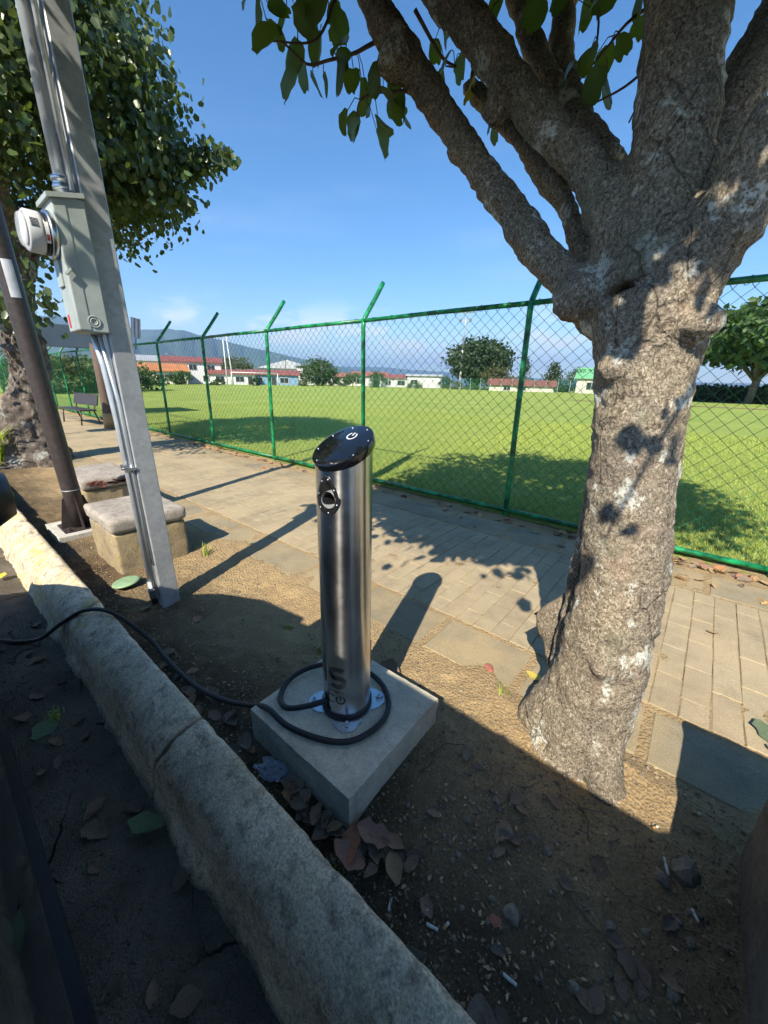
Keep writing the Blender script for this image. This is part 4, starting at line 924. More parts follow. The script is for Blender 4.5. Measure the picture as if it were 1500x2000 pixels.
SPRIG = dict(
A=[(-1.621, 1.172, 2.729), (-1.688, 1.255, 2.731), (-1.495, 1.165, 2.558), (-1.538, 1.281, 2.627), (-1.638, 1.318, 2.773), (-1.457, 1.21, 2.656), (-1.511, 1.316, 2.746), (-1.603, 1.358, 2.627), (-1.457, 1.209, 2.462), (-1.505, 1.326, 2.544), (-1.548, 1.42, 2.611), (-1.358, 1.318, 2.523), (-1.487, 1.35, 2.666), (-1.512, 1.457, 2.762), (-1.33, 1.345, 2.58), (-1.468, 1.374, 2.719), (-1.704, 1.224, 2.827), (-1.397, 1.274, 2.724)],
B=[(-1.357, 1.4, 2.537), (-1.407, 1.496, 2.564), (-1.237, 1.37, 2.486), (-1.279, 1.475, 2.569), (-1.39, 1.51, 2.532), (-1.214, 1.389, 2.417), (-1.259, 1.494, 2.447), (-1.408, 1.492, 2.435), (-1.297, 1.31, 2.366), (-1.291, 1.469, 2.403), (-1.301, 1.584, 2.551), (-1.139, 1.448, 2.41), (-1.254, 1.504, 2.528), (-1.278, 1.602, 2.607), (-1.218, 1.381, 2.301)],
C=[(-1.179, 1.738, 2.753), (-1.263, 1.806, 2.794), (-1.091, 1.671, 2.619), (-1.119, 1.779, 2.667), (-1.229, 1.828, 2.683), (-1.01, 1.72, 2.549), (-1.027, 1.836, 2.576), (-1.024, 1.949, 2.497), (-0.918, 1.769, 2.433)],
D=[(-0.668, 1.832, 2.511), (-0.596, 1.965, 2.589), (-0.513, 1.773, 2.503), (-0.621, 1.851, 2.533), (-0.697, 1.931, 2.757), (-0.585, 1.749, 2.594), (-0.581, 1.866, 2.67), (-0.484, 1.994, 2.653), (-0.743, 1.687, 2.626), (-0.913, 1.73, 2.741), (-0.587, 1.965, 2.493), (-0.555, 1.757, 2.42), (-0.501, 1.893, 2.654), (-0.764, 1.902, 2.781)])
TW = [[(-1.30, 1.53, 2.72), (-1.356, 1.47, 2.679), (-1.392, 1.436, 2.657), (-1.462, 1.365, 2.629), (-1.515, 1.306, 2.61), (-1.568, 1.241, 2.658), (-1.597, 1.204, 2.658)], [(-1.40, 1.50, 2.93), (-1.439, 1.389, 2.804), (-1.46, 1.367, 2.744), (-1.487, 1.338, 2.689), (-1.526, 1.293, 2.668), (-1.585, 1.219, 2.661)],
      [(-1.40, 1.50, 2.95), (-1.5, 1.3, 2.83), (-1.558, 1.254, 2.79), (-1.60, 1.21, 2.78), (-1.66, 1.17, 2.79)], [(-1.12, 1.57, 2.52), (-1.238, 1.506, 2.52), (-1.284, 1.468, 2.519), (-1.336, 1.421, 2.493), (-1.39, 1.45, 2.47)],
      [(-1.223, 1.60, 2.80), (-1.182, 1.736, 2.714), (-1.131, 1.769, 2.68), (-1.2, 1.8, 2.72)], [(-0.96, 1.66, 2.66), (-1.023, 1.719, 2.571), (-1.003, 1.75, 2.531), (-.97, 1.85, 2.49)],
      [(-0.28, 1.66, 2.45), (-0.427, 1.903, 2.501), (-0.498, 1.885, 2.451), (-0.594, 1.857, 2.421)], [(-0.29, 1.69, 2.62), (-0.453, 1.897, 2.661), (-0.523, 1.878, 2.623), (-0.58, 1.862, 2.565), (-0.66, 1.835, 2.483)], [(-0.30, 1.70, 2.46), (-0.434, 1.901, 2.463), (-0.449, 1.898, 2.391), (-0.466, 1.893, 2.345)],
      [(-0.83, 2.14, 3.13), (-0.72, 1.95, 2.85), (-0.62, 1.86, 2.68), (-.60, 1.84, 2.55)]]
for t_ in TW:
    q = catmull(t_, 4); MB().tube(q, np.linspace(0.008, 0.0028, len(q)), 6).ob('twig', M['twig'], tree, True, loc=(0.1, -1.5, 0))
twp = np.array([p for t_ in TW for p in catmull(t_, 6)])
lr = random.Random(21); petV = MB()
def hang(p, size, kind=None):
    me = kind or lr.choice(leafs); o = bpy.data.objects.new('leaf', me); COL.objects.link(o); o.parent = tree
    base = Vector(p) + Vector((0, 0, size * .5)); o.location = base - Vector((-0.1, 1.5, 0))
    o.rotation_euler = (lr.gauss(0, .38), lr.gauss(0, .38), lr.uniform(0, 6.28)); o.scale = (size, size, size)
    q = twp[np.argmin(np.linalg.norm(twp - np.array(base), axis=1))]
    mid = (Vector(q) + base) / 2 + Vector((0, 0, .02)); petV.tube([q, mid, base], 0.0018, 4, False)
for k, L in SPRIG.items():
    for i, p in enumerate(L):
        hang(p, lr.uniform(.075, .118) * (0.95 if k == 'D' else 1.0), ly_[i % 2] if (k == 'C' and i in (5, 6)) else None)
        if k in 'AB' and lr.random() < .2: hang(Vector(p) + Vector((lr.gauss(0, .035), lr.gauss(0, .035), lr.gauss(0, .03))), lr.uniform(.06, .09))
stuff(petV.ob('leaf_stalks', M['twig'], tree, loc=(0.1, -1.5, 0)))
# crown above the picture: clumps of leaves on boughs, open towards the road
rs = np.random.default_rng(5); cl_pts = []
def keeps_sun(p):
    t = (1.40 - p[1]) / 1.07; z, x = p[2] - t, p[0] - .369 * t
    return not ((1.45 < z < 2.25 and -.36 < x < .45) or (-.4 < z <= 1.45 and -.55 < x < .4))
while len(cl_pts) < 300:
    p = rs.normal(size=3); p /= np.linalg.norm(p); p = np.array([-0.5, 2.35, 3.75]) + p * np.array([2.3, 1.75, 1.25]) * rs.uniform(.35, 1) ** .6
    fw = p[0] * head.x + p[1] * head.y
    if p[2] > 1.62 + .72 * fw + 0.22 and p[1] > .42 + max(0, (3.2 - p[2])) * .5 and keeps_sun(p): cl_pts.append(p)
k = 0
while k < 340:                                   # unseen clumps added low on the road side to shade the forks
    p = np.array([rs.uniform(-2.0, 0.05), rs.uniform(-.35, 1.25), rs.uniform(2.65, 3.9)])
    fw = p[0] * head.x + p[1] * head.y
    if keeps_sun(p) and p[1] > 1.38 - 1.07 * (p[2] - 1.60) + .18 and p[2] > 1.62 + .72 * fw + .20: cl_pts.append(p); k += 1
cl_pts = np.array(cl_pts); cen = np.concatenate([c + rs.normal(size=(46, 3)) * np.array([.21, .21, .15]) for c in cl_pts])
fw = cen[:, 0] * head.x + cen[:, 1] * head.y; cen = cen[cen[:, 2] > 1.62 + .72 * fw + .12]
V, F = cloud(cen - np.array([-0.1, 1.5, 0]), 0.115, lowleaf, .55, rs); o = ob('crown', mesh_np('crown', V, F), M['leaf_near'], tree, False); stuff(o)
m = MB()
for c in cl_pts[::3]:
    tips = np.array([(-1.75, 1.48, 3.5), (-1.5, 1.5, 3.35), (-.25, 1.9, 3.5), (.3, 1.35, 2.8), (-1.2, 2.1, 3.5), (-.85, 2.4, 3.6), (.05, 2.3, 3.1)])
    t0 = tips[np.argmin(np.linalg.norm(tips - c, axis=1))]; m.tube([t0, (t0 + c) / 2 + rs.normal(size=3) * .08, c], [.022, .014, .006], 6)
m.ob('boughs', M['twig'], tree, True, loc=(0.1, -1.5, 0))

q0 = Vector((.30, 1.35, 2.80)); rs = np.random.default_rng(44)
MB().tube(catmull([q0, (.36, .9, 2.85), (.38, .4, 2.72), (.37, .0, 2.58), (.36, -.2, 2.45)], 4), np.linspace(.02, .004, 17), 6).ob('twig', M['twig'], tree, True, loc=(0.1, -1.5, 0))  # out-of-view sprig added to throw leaf dapples on the trunk
for k in range(11):
    t = rs.random(); p = Vector((.37 + rs.normal() * .07, .25 - .5 * t + rs.normal() * .04, 2.58 - .22 * t + rs.normal() * .05)); hang2 = bpy.data.objects.new('leaf', lr.choice(leafs)); COL.objects.link(hang2); hang2.parent = tree
    hang2.location = p - Vector((-.1, 1.5, 0)); hang2.rotation_euler = (rs.normal() * .5, rs.normal() * .5, rs.uniform(0, 6.28)); sz_ = rs.uniform(.06, .09); hang2.scale = (sz_,) * 3
# the tree up the street on the left
lt = empty('street_tree', (-8.9, 1.15, 0)); tag(lt, 'gnarled dark tree with dense round leaves behind the brown post', 'tree')
LT = [[(0, 0, -.2, .62), (-.02, .02, .05, .50), (0, .03, .35, .40), (.0, .10, .8, .33), (.02, .22, 1.3, .28), (.04, .27, 1.7, .27), (0, .32, 2.3, .26), (0, .36, 3.0, .24), (.1, .5, 3.8, .18)],
      [(-.1, .05, .5, .28), (.22, .15, .78, .17), (.30, .17, .95, .10)], [(.2, 0, .2, .3), (.42, .12, .0, .22), (.62, .2, -.15, .12)], [(-.1, -.1, .25, .28), (-.25, -.3, .0, .2), (-.4, -.45, -.15, .1)],
      [(.0, .3, 2.0, .16), (.55, .25, 2.9, .13), (1.2, .3, 3.9, .09), (1.7, .5, 4.9, .05)], [(0, .35, 2.6, .15), (-.5, .9, 3.5, .12), (-.6, 1.8, 4.4, .07)], [(.05, .4, 3.2, .14), (.6, 1.3, 4.1, .1), (.9, 2.2, 4.8, .06)], [(0, .3, 2.4, .14), (-.8, -.2, 3.3, .1), (-1.6, -.6, 4.2, .06)]]
voxel_tree('trunk', LT, 0.034, M['bark_dark'], lt, ((2.2, .07, 3, .7), (7, .05, 3, .8), (18, .025, 2, 1)))
rs = np.random.default_rng(12); cl_pts = []
while len(cl_pts) < 640:
    p = rs.normal(size=3); p /= np.linalg.norm(p); rr = rs.uniform(.45, 1) ** .5
    p = np.array([-.3, .85, 5.1]) + p * np.array([2.9, 2.15, 2.25]) * rr
    if p[2] > 3.95 + .30 * math.sin(p[0] * 3) * math.cos(p[1] * 2.2) - .5 * (p[1] < -.2): cl_pts.append(p)
cl_pts += [np.array([.9, -.2, 2.55]) + rs.normal(size=3) * .3 for _ in range(16)]
for (a, b) in (((1.5, 2.0, 4.4), (2.3, 2.85, 4.75)), ((1.2, 1.6, 4.2), (1.9, 2.2, 4.1)), ((1.3, 2.0, 4.4), (2.05, 2.6, 4.5)), ((.9, 1.0, 4.1), (1.4, 1.5, 3.95))):
    MB().tube([a, ((a[0] + b[0]) / 2, (a[1] + b[1]) / 2, (a[2] + b[2]) / 2 + .05), b], [.02, .012, .005], 5).ob('twig', M['twig'], lt)
    for t in np.linspace(0, 1, 9): cl_pts.append(np.array(a) * (1 - t) + np.array(b) * t + rs.normal(size=3) * .05)
cl_pts = np.array(cl_pts); cen = np.concatenate([c + rs.normal(size=(54, 3)) * np.array([.24, .24, .17]) * (1 if i < 656 else .45) for i, c in enumerate(cl_pts)])
V, F = cloud(cen, 0.105, lowleaf, .62, rs); o = ob('crown', mesh_np('crown', V, F), M['leaf_left'], lt, False); stuff(o)
ll_ = [leaf_mesh('leaf', 200 + k, chew=.05, fold=.25, aspect=.95) for k in range(4)]
for q in ll_: q.materials.append(M['leaf_left'])
toc = Vector((8.9, -1.15, 1.45)).normalized()
front = sorted(range(len(cen)), key=lambda i: -(Vector(cen[i]) - Vector((-.1, 1.05, 5.1))).dot(toc))[:6000:22]
for i in front[:260]:
    o = bpy.data.objects.new('leaf', lr.choice(ll_)); COL.objects.link(o); o.parent = lt; s = lr.uniform(.09, .13)
    o.location = Vector(cen[i]) + toc * .06; o.rotation_euler = (lr.gauss(0, .5), lr.gauss(0, .5), lr.uniform(0, 6.28)); o.scale = (s, s, s)

# yellow-green clump at its foot
fp = empty('fern_clump', (-8.75, .55, 0)); tag(fp, 'bright yellow-green leafy clump at the foot of the left tree', 'plant')
rs = np.random.default_rng(3); m = MB()
for k in range(130):
    a = rs.uniform(0, 6.28); r0 = rs.uniform(0, .28); L = rs.uniform(.4, .85); p0 = Vector((r0 * math.cos(a), r0 * math.sin(a), 0)); out = Vector((math.cos(a), math.sin(a), 0)) * L * rs.uniform(.15, .6)
    p1 = p0 + out * .4 + Vector((0, 0, L * .65)); p2 = p0 + out + Vector((0, 0, L * .85)); sd = Vector((-math.sin(a), math.cos(a), 0)) * .022
    m.add([p0 - sd * .4, p0 + sd * .4, p1 + sd, p1 - sd, p2], [[0, 1, 2, 3], [3, 2, 4]])
m.ob('foliage', M['leaf_fern'], fp)

# ================================================================== PARKED CAR (its shade covers the verge)
car = empty('parked_car', (-0.9, -0.97, -0.125)); tag(car, 'dark glossy parked car at the left edge with black mirror', 'car')
OX, OY, OZ = 0.9, 0.0, 0.125          # street frame -> car frame
def loft(stations, name, mat):
    V = []; F = []; n = None
    for x, prof in stations:
        ring = [(x + OX, y, z + OZ) for y, z in prof] + [(x + OX, -y, z + OZ) for y, z in reversed(prof) if abs(y) > 1e-6]
        n = len(ring); V += ring
    for i in range(len(stations) - 1):
        for k in range(n): F.append([i * n + k, i * n + (k + 1) % n, (i + 1) * n + (k + 1) % n, (i + 1) * n + k])
    F.append(list(range(n))); F.append([(len(stations) - 1) * n + k for k in range(n)][::-1])
    o = MB().add(V, F).ob(name, mat, car, True); return autosmooth(o, 50)
def bprof(w, zb, zs, zt): return [(0, zb), (w * .88, zb), (w * .955, zb + .05), (w * .985, zb + .16), (w * .995, zb + .30), (w, (zb + zs) / 2 - .02), (w * .955, zs - .22), (w * .91, zs - .07), (w * .875, zs), (w * .60, zt), (0, zt + .02)]
loft([(-3.66, bprof(.55, .02, .26, .28)), (-3.60, bprof(.72, .0, .36, .40)), (-3.45, bprof(.83, .0, .45, .52)), (-3.15, bprof(.89, .0, .52, .64)), (-2.9, bprof(.905, .02, .64, .75)), (-2.46, bprof(.91, .05, .82, .90)), (-2.05, bprof(.91, .07, .93, .98)), (-1.6, bprof(.91, .07, .985, 1.0)), (-.6, bprof(.91, .07, 1.0, 1.0)), (.6, bprof(.91, .07, 1.01, 1.01)), (1.2, bprof(.905, .08, 1.02, 1.02)), (1.65, bprof(.87, .12, 1.0, 1.0)), (1.80, bprof(.78, .2, .9, .92))], 'body', M['car_paint'])
yb, yr = .785, .665
def quad(name, pts, mat, par=car): return MB().add([(p[0] + OX, p[1], p[2] + OZ) for p in pts], [[0, 1, 2, 3]]).ob(name, mat, par)
loft([(-1.30, [(0, 1.46), (yr * .8, 1.455), (yr * .99, 1.435), (yr * .99, 1.45), (yr * .8, 1.478), (0, 1.49)]), (-1.0, [(0, 1.50), (yr * .85, 1.49), (yr, 1.47), (yr * 1.0, 1.50), (yr * .9, 1.525), (0, 1.548)]), (-.3, [(0, 1.51), (yr * .85, 1.50), (yr * 1.01, 1.48), (yr * 1.01, 1.515), (yr * .9, 1.545), (0, 1.572)]), (.7, [(0, 1.51), (yr * .85, 1.50), (yr * 1.01, 1.48), (yr * 1.01, 1.515), (yr * .9, 1.545), (0, 1.572)]), (1.35, [(0, 1.47), (yr * .85, 1.46), (yr * .97, 1.44), (yr * .97, 1.47), (yr * .88, 1.50), (0, 1.525)])], 'roof', M['car_paint'])
for s in (-1, 1):
    pil = MB(); O3 = Vector((OX, 0, OZ))
    ARC = [Vector(q) for q in ((-2.36, s * yb * 1.0, .90), (-2.0, s * .79, 1.15), (-1.62, s * .715, 1.37), (-1.2, s * yr * .99, 1.47))]
    pil.tube([q + O3 for q in ARC], .034, 8)
    for a, b, r in (((.12, s * yb, .99), (.16, s * yr, 1.49), .04), ((.80, s * yb, 1.0), (.75, s * yr, 1.49), .045), ((1.72, s * yb * .96, .98), (1.33, s * yr * .97, 1.455), .06)):
        pil.tube([Vector(a) + Vector((OX, 0, OZ)), Vector(b) + Vector((OX, 0, OZ))], r, 8)
    pil.ob('pillar_frame', M['car_paint'], car, True)
    MB().add([q + O3 - Vector((0, s * .008, 0)) for q in ARC] + [Vector((.16, s * yr * .99, 1.48)) + O3, Vector((.12, s * yb * .99, .99)) + O3], [[0, 1, 2, 3, 4, 5]]).ob('side_window', M['car_glass'], car)
    quad('side_window', [(.12, s * yb * .99, .99), (.8, s * yb * .995, 1.0), (.75, s * yr * .995, 1.48), (.16, s * yr * .99, 1.48)], M['car_glass'])
    quad('side_window', [(.8, s * yb * .995, 1.0), (1.70, s * yb * .96, .98), (1.33, s * yr * .965, 1.45), (.75, s * yr * .995, 1.48)], M['car_glass'])
    for x in (-2.65, .95):
        wh = empty('wheel', (x + OX, s * .80, .345)); wh.parent = car
        MB().lathe([(.20, -.11), (.30, -.115), (.335, -.09), (.345, -.05), (.345, .05), (.335, .09), (.30, .115), (.20, .11)], 40, (0, 0, 0), 'y').ob('tyre', M['tyre'], wh, True)
        rm = MB().lathe([(.205, -.09), (.215, 0), (.205, .09)], 32, (0, 0, 0), 'y')
        for k in range(5): rm.box((math.cos(k * 1.2566) * .11, s * .07, math.sin(k * 1.2566) * .11), (.20, .03, .06), Matrix.Rotation(-k * 1.2566, 3, 'Y'))
        rm.ob('rim', M['alloy'], wh)
    hd = MB().box((.0 + OX, s * .865, .80 + OZ), (.19, .03, .028)); bevel(hd.ob('door_handle', M['alloy'], car), .01, 2)
    bevel(MB().box((.70 + OX, s * .865, .80 + OZ), (.19, .03, .028)).ob('door_handle', M['alloy'], car), .01, 2)
    hl = MB().lathe([(.0, .03), (.06, .025), (.10, 0), (.10, -.04)], 18, (0, 0, 0)).ob('headlight', M['lamp_glass'], car, True); hl.location = (-3.42 + OX, s * .62, .46 + OZ); hl.rotation_euler = (0, R(-70), 0)
    mv = MB().lathe([(.0, -.105), (.055, -.10), (.085, -.06), (.092, .0), (.085, .07), (.05, .10), (0, .105)], 20, (0, 0, 0), 'y')
    mo = mv.ob('mirror_housing', M['black_plastic'], car, True); mo.scale = (.7, 1, .85); mo.location = (-1.16 + OX, s * .970, 1.195 + OZ)
    MB().add([(.062 * .9, .08 * math.cos(q), .068 * math.sin(q)) for q in np.linspace(0, 6.283, 21)[:-1]], [list(range(20))]).ob('mirror_glass', M['car_glass'], mo)
    MB().tube([(-1.16 + OX, s * .78, 1.04 + OZ), (-1.16 + OX, s * .90, 1.15 + OZ)], .025, 8).ob('mirror_arm', M['black_plastic'], car, True)
    MB().box((-.85 + OX, s * .895, .15 + OZ), (2.5, .05, .11)).ob('sill_trim', M['black_plastic'], car)
AR = [(-2.36, yb * .99, .90), (-2.0, .78, 1.155), (-1.62, .705, 1.375), (-1.2, yr * .98, 1.475)]
MB().add([(x + OX, sg * y, z + OZ) for x, y, z in AR for sg in (-1, 1)], [[2 * i, 2 * i + 1, 2 * i + 3, 2 * i + 2] for i in range(3)]).ob('windscreen', M['car_glass'], car)
quad('rear_window', [(1.72, yb * .95, .98), (1.72, -yb * .95, .98), (1.34, -yr * .95, 1.46), (1.34, yr * .95, 1.46)], M['car_glass'])

# ================================================================== BEYOND THE FIELD
def farpos(px, D): az = math.atan((px - 750) / 795.0); d = head * math.cos(az) + rightv * math.sin(az); return Vector((d.x * D, d.y * D, 0)), math.atan2(d.y, d.x) - math.pi / 2
def house(px, D, w, dep, wh, rh, wall, roof, label, wins=(), ridge_across=False, storeys=1, z0=-.3, turn=0.0, door=None):
    p, rz = farpos(px, D); t = empty('house', (p.x, p.y, z0), (0, 0, rz + turn)); tag(t, label, 'house', 'houses beyond the field')
    MB().span((-w / 2, 0, 0), (w / 2, dep, wh)).ob('wall', M[wall], t)
    e = .5
    if ridge_across: v = [(-w / 2 - e, -e, wh), (w / 2 + e, -e, wh), (w / 2 + e, dep + e, wh), (-w / 2 - e, dep + e, wh), (-w / 2 - e, dep / 2, wh + rh), (w / 2 + e, dep / 2, wh + rh)]; f = [[0, 1, 5, 4], [2, 3, 4, 5], [0, 4, 3], [1, 2, 5], [3, 2, 1, 0]]
    else: v = [(-w / 2 - e, -e, wh), (w / 2 + e, -e, wh), (w / 2 + e, dep + e, wh), (-w / 2 - e, dep + e, wh), (0, -e, wh + rh), (0, dep + e, wh + rh)]; f = [[0, 1, 4], [1, 2, 5, 4], [2, 3, 5], [3, 0, 4, 5], [3, 2, 1, 0]]
    b = len(v); v2 = [(x, y, z + .18) for x, y, z in v]; f2 = [[i + b for i in q] for q in f[:-1]]
    rim = [[i, (i + 1) % 4, (i + 1) % 4 + b, i + b] for i in range(4)]
    rf = MB().add(v + v2, f[-1:] + f2 + rim).ob('roof', M[roof], t)
    if ridge_across:
        for k in range(int(w / 0.8)): MB().add([(-w / 2 + .8 * k, -e - .02, wh + .20), (-w / 2 + .8 * k + .09, -e - .02, wh + .20), (-w / 2 + .8 * k + .09, dep / 2, wh + rh + .20), (-w / 2 + .8 * k, dep / 2, wh + rh + .20)], [[0, 1, 2, 3]]).ob('roof_seam', M[roof], rf)
    for (x, z, ww, hh) in wins:
        o = MB().span((x - ww / 2 - .08, -.07, z - .08), (x + ww / 2 + .08, -.001, z + hh + .08)).ob('window', M['white_paint'], t)
        MB().span((x - ww / 2, -.09, z), (x - .03, -.03, z + hh)).ob('pane', M['dark_opening'], o); MB().span((x + .03, -.09, z), (x + ww / 2, -.03, z + hh)).ob('pane', M['dark_opening'], o)
    if door is not None: MB().span((door - .5, -.08, 0), (door + .5, -.001, 2.1)).ob('door', M['brown_steel'], t)
    return t
house(308, 95, 9.5, 9, 2.7, 1.5, 'cream_wall', 'roof_orange', 'low house with orange tiled roof, leftmost beyond the field', ((-3, .9, 1.6, 1.2), (0.5, .9, 2.6, 1.2)), True, door=3.6)
house(372, 104, 12, 9, 4.9, 1.2, 'white_wall', 'roof_red', 'white two storey house with red ribbed roof', ((-3.8, 3.3, 1.6, 1.1), (0, 3.3, 1.6, 1.1), (3.8, 3.3, 1.6, 1.1), (-3, .9, 2.4, 1.2), (3, .9, 2.2, 1.2)), True)
house(300, 112, 14, 9, 5.1, 1.3, 'white_wall', 'roof_metal', 'white house with pale metal roof standing behind the orange roofed one', ((-3, 3.2, 1.8, 1.1), (3, 3.2, 1.8, 1.1)), True)
house(448, 101, 10, 8, 2.5, 1.0, 'white_wall', 'roof_red', 'low white house with dull red roof behind the two tall poles', ((-2.8, .9, 1.8, 1.1), (1.5, .9, 1.8, 1.1)), True, door=3.8)
house(528, 104, 12, 8, 2.6, 1.1, 'blue_wall', 'roof_red', 'blue walled house with red roof behind the goal', ((-3.5, .8, 1.6, 1.2), (2.5, .8, 2.0, 1.2)), True, door=0)
house(556, 122, 15, 12, 4.6, 2.2, 'white_wall', 'roof_metal', 'long shed with pale grey gabled roof', ((-4, 2, 1.8, 1.1), (3, 2, 1.8, 1.1)), False)
house(592, 116, 5, 7, 5.2, .5, 'white_wall', 'roof_metal', 'narrow white house beside the bushy tree', ((0, 3.4, 1.6, 1.1),), True)
house(663, 118, 9, 8, 2.6, 1.1, 'cream_wall', 'roof_rust', 'low house with brown roof right of the bushy tree', ((-2, .9, 1.6, 1.1), (2, .9, 1.6, 1.1)), True)
house(716, 118, 10, 8, 3.0, 1.2, 'white_wall', 'roof_rust', 'white house with rusty roof behind the middle fence post', ((-2.8, .9, 1.8, 1.2), (2.2, .9, 1.8, 1.2)), True)
house(772, 112, 9.5, 8, 2.5, 1.0, 'white_wall', 'roof_red', 'small white house with bright red roof left of the light mast', ((-2.8, .8, 1.5, 1.2), (.8, .8, 2.0, 1.2)), True, door=3.4)
house(822, 111, 9, 8, 3.3, .4, 'white_wall', 'roof_metal', 'flat roofed white house with yellow door left of the big tree', ((-2.6, 1.2, 1.8, 1.1),), True)
house(986, 92, 7.5, 8, 1.5, 1.2, 'cream_wall', 'roof_red', 'red roof showing low behind the far fence, nearer the big tree', ((0, .5, 1.4, .8),), True)
house(1036, 92, 8.5, 8, 1.4, 1.1, 'cream_wall', 'roof_red', 'red roof showing low behind the far fence, right of the tall fence post', ((-2, .5, 1.4, .8),), True)
house(1186, 92, 12, 9, 3.1, 2.1, 'cream_wall', 'roof_green', 'cream house with light green metal roof beside the trunk', ((-3.2, 1.0, 1.8, 1.4), (2.2, 1.0, 2.2, 1.4)), True)

def far_tree(px, D, w, h, mat, label, shape='round', trunk=.28, seed=1, n=900, name='tree', th=None, group='trees beyond the field'):
    p, rz = farpos(px, D); t = empty(name, (p.x, p.y, -.35)); tag(t, label, 'tree', group); rs = np.random.default_rng(seed)
    h0 = h * (trunk if th is None else th); ch = h - h0; m = MB(); tr = max(.12, w * .03)
    m.tube([(0, 0, 0), (w * .01, 0, h0), (-w * .01, 0, h0 + ch * .6)], [tr, tr * .75, tr * .25], 8)
    for k in range(5):
        a = k * 1.26 + seed; m.tube([(0, 0, h0 * .95), (math.cos(a) * w * .16, math.sin(a) * w * .16, h0 + ch * .3), (math.cos(a) * w * .34, math.sin(a) * w * .34, h0 + ch * .55)], [tr * .55, tr * .35, tr * .1], 6)
    m.ob('trunk', M['bark_dark'], t, True)
    n = int(n * 2.2); nc = max(18, n // 30); c = rs.normal(size=(nc, 3)); c /= np.linalg.norm(c, axis=1)[:, None]; c *= rs.uniform(.45, 1, nc)[:, None] ** .6
    if shape == 'cone': zz = rs.uniform(0, 1, nc) ** 1.3; c = np.stack([c[:, 0] * (1 - zz) * .5 * w, c[:, 1] * (1 - zz) * .5 * w, h0 + zz * ch * .95], 1)
    elif shape == 'flat': c = np.stack([c[:, 0] * .5 * w, c[:, 1] * .5 * w, h0 + ch * (.55 + .36 * c[:, 2] * (1 - .5 * np.hypot(c[:, 0], c[:, 1])))], 1)
    else: c = np.stack([c[:, 0] * .46 * w, c[:, 1] * .46 * w, h0 + ch * (.5 + .45 * c[:, 2])], 1)
    cen = np.repeat(c, n // nc, 0) + rs.normal(size=(nc * (n // nc), 3)) * np.array([.07 * w, .07 * w, .05 * h])
    V, F = cloud(cen, max(.34, w * .052), diamond, .35, rs); stuff(ob('crown', mesh_np('crown', V, F), M[mat], t)); return t
far_tree(926, 106, 16.0, 12.4, 'leaf_far_dark', 'big dark spreading tree right of the light mast', trunk=.14, seed=3, n=3200)
far_tree(612, 108, 10.0, 7.0, 'leaf_far', 'bushy green tree left of the middle fence post', trunk=.06, seed=4, n=1500)
far_tree(640, 109, 6.0, 4.6, 'leaf_far', 'smaller bushy tree leaning on the bushy green one', trunk=.06, seed=14, n=700)
far_tree(455, 118, 9.5, 7.4, 'leaf_far_olive', 'rounded olive tree behind the two tall poles', trunk=.2, seed=5, n=1200)
far_tree(683, 112, 5.0, 4.0, 'leaf_far', 'small round tree left of the middle fence post', seed=6, n=500)
far_tree(733, 108, 5.2, 4.4, 'leaf_far', 'small round tree just right of the middle fence post', seed=7, n=600)
far_tree(962, 100, 8.0, 6.0, 'leaf_far_olive', 'pale olive shaggy tree in front of the big dark tree', trunk=.1, seed=8, n=1000)
far_tree(1018, 101, 4.6, 7.6, 'leaf_far', 'tall thin tree left of the right fence post', 'cone', trunk=.1, seed=9, n=600)
far_tree(1074, 100, 8.2, 6.6, 'leaf_far', 'cone shaped tree right of the right fence post', 'cone', trunk=.05, seed=10, n=900)
far_tree(1124, 96, 5.8, 5.8, 'leaf_far', 'bushy tree against the green roofed house', trunk=.05, seed=11, n=700)
far_tree(1466, 58, 14.5, 10.9, 'leaf_far', 'wide spreading tree by the hedge at the right edge', 'flat', trunk=.26, seed=12, n=4200)
far_tree(860, 112, 4.4, 4.0, 'leaf_far_dark', 'low dark bush left of the light mast', trunk=.05, seed=13, n=420)
far_tree(286, 122, 9, 6.4, 'leaf_far_dark', 'dark tree showing over the orange roof', seed=15, n=700)
far_tree(345, 90, 4.6, 3.2, 'leaf_far', 'small shrub in front of the orange roofed house', trunk=.1, seed=16, n=420)
far_tree(395, 128, 10, 6.0, 'leaf_far_dark', 'dark tree showing over the red ribbed roof', seed=18, n=700)
for k, (px, D, w, h) in enumerate(((75, 42, 8, 3.4), (120, 44, 8, 3.2), (165, 46, 8, 3.5), (215, 50, 9, 3.0))):
    far_tree(px, D, w, h, 'leaf_far' if k % 2 else 'leaf_far_olive', ('broad shrub at the far left end of the field', 'broad shrub between brown post and meter box', 'broad shrub just behind the meter box', 'broad shrub right behind the galvanised pole')[k], trunk=.04, seed=30 + k, n=900, name='shrub')
hg = empty('hedge', (0, 0, 0)); tag(hg, 'clipped dark green hedge along the right end of the field', 'hedge')
p0, _ = farpos(1330, 62); p1, _ = farpos(1640, 56); rs = np.random.default_rng(8); T_ = rs.random(5200)
cen = np.stack([p0.x + (p1.x - p0.x) * T_, p0.y + (p1.y - p0.y) * T_ + rs.uniform(-.5, .5, 5200), rs.uniform(0, 1.75, 5200)], 1)
V, F = cloud(cen, .38, diamond, .3, rs); stuff(ob('foliage', mesh_np('foliage', V, F), M['leaf_far_dark'], hg))
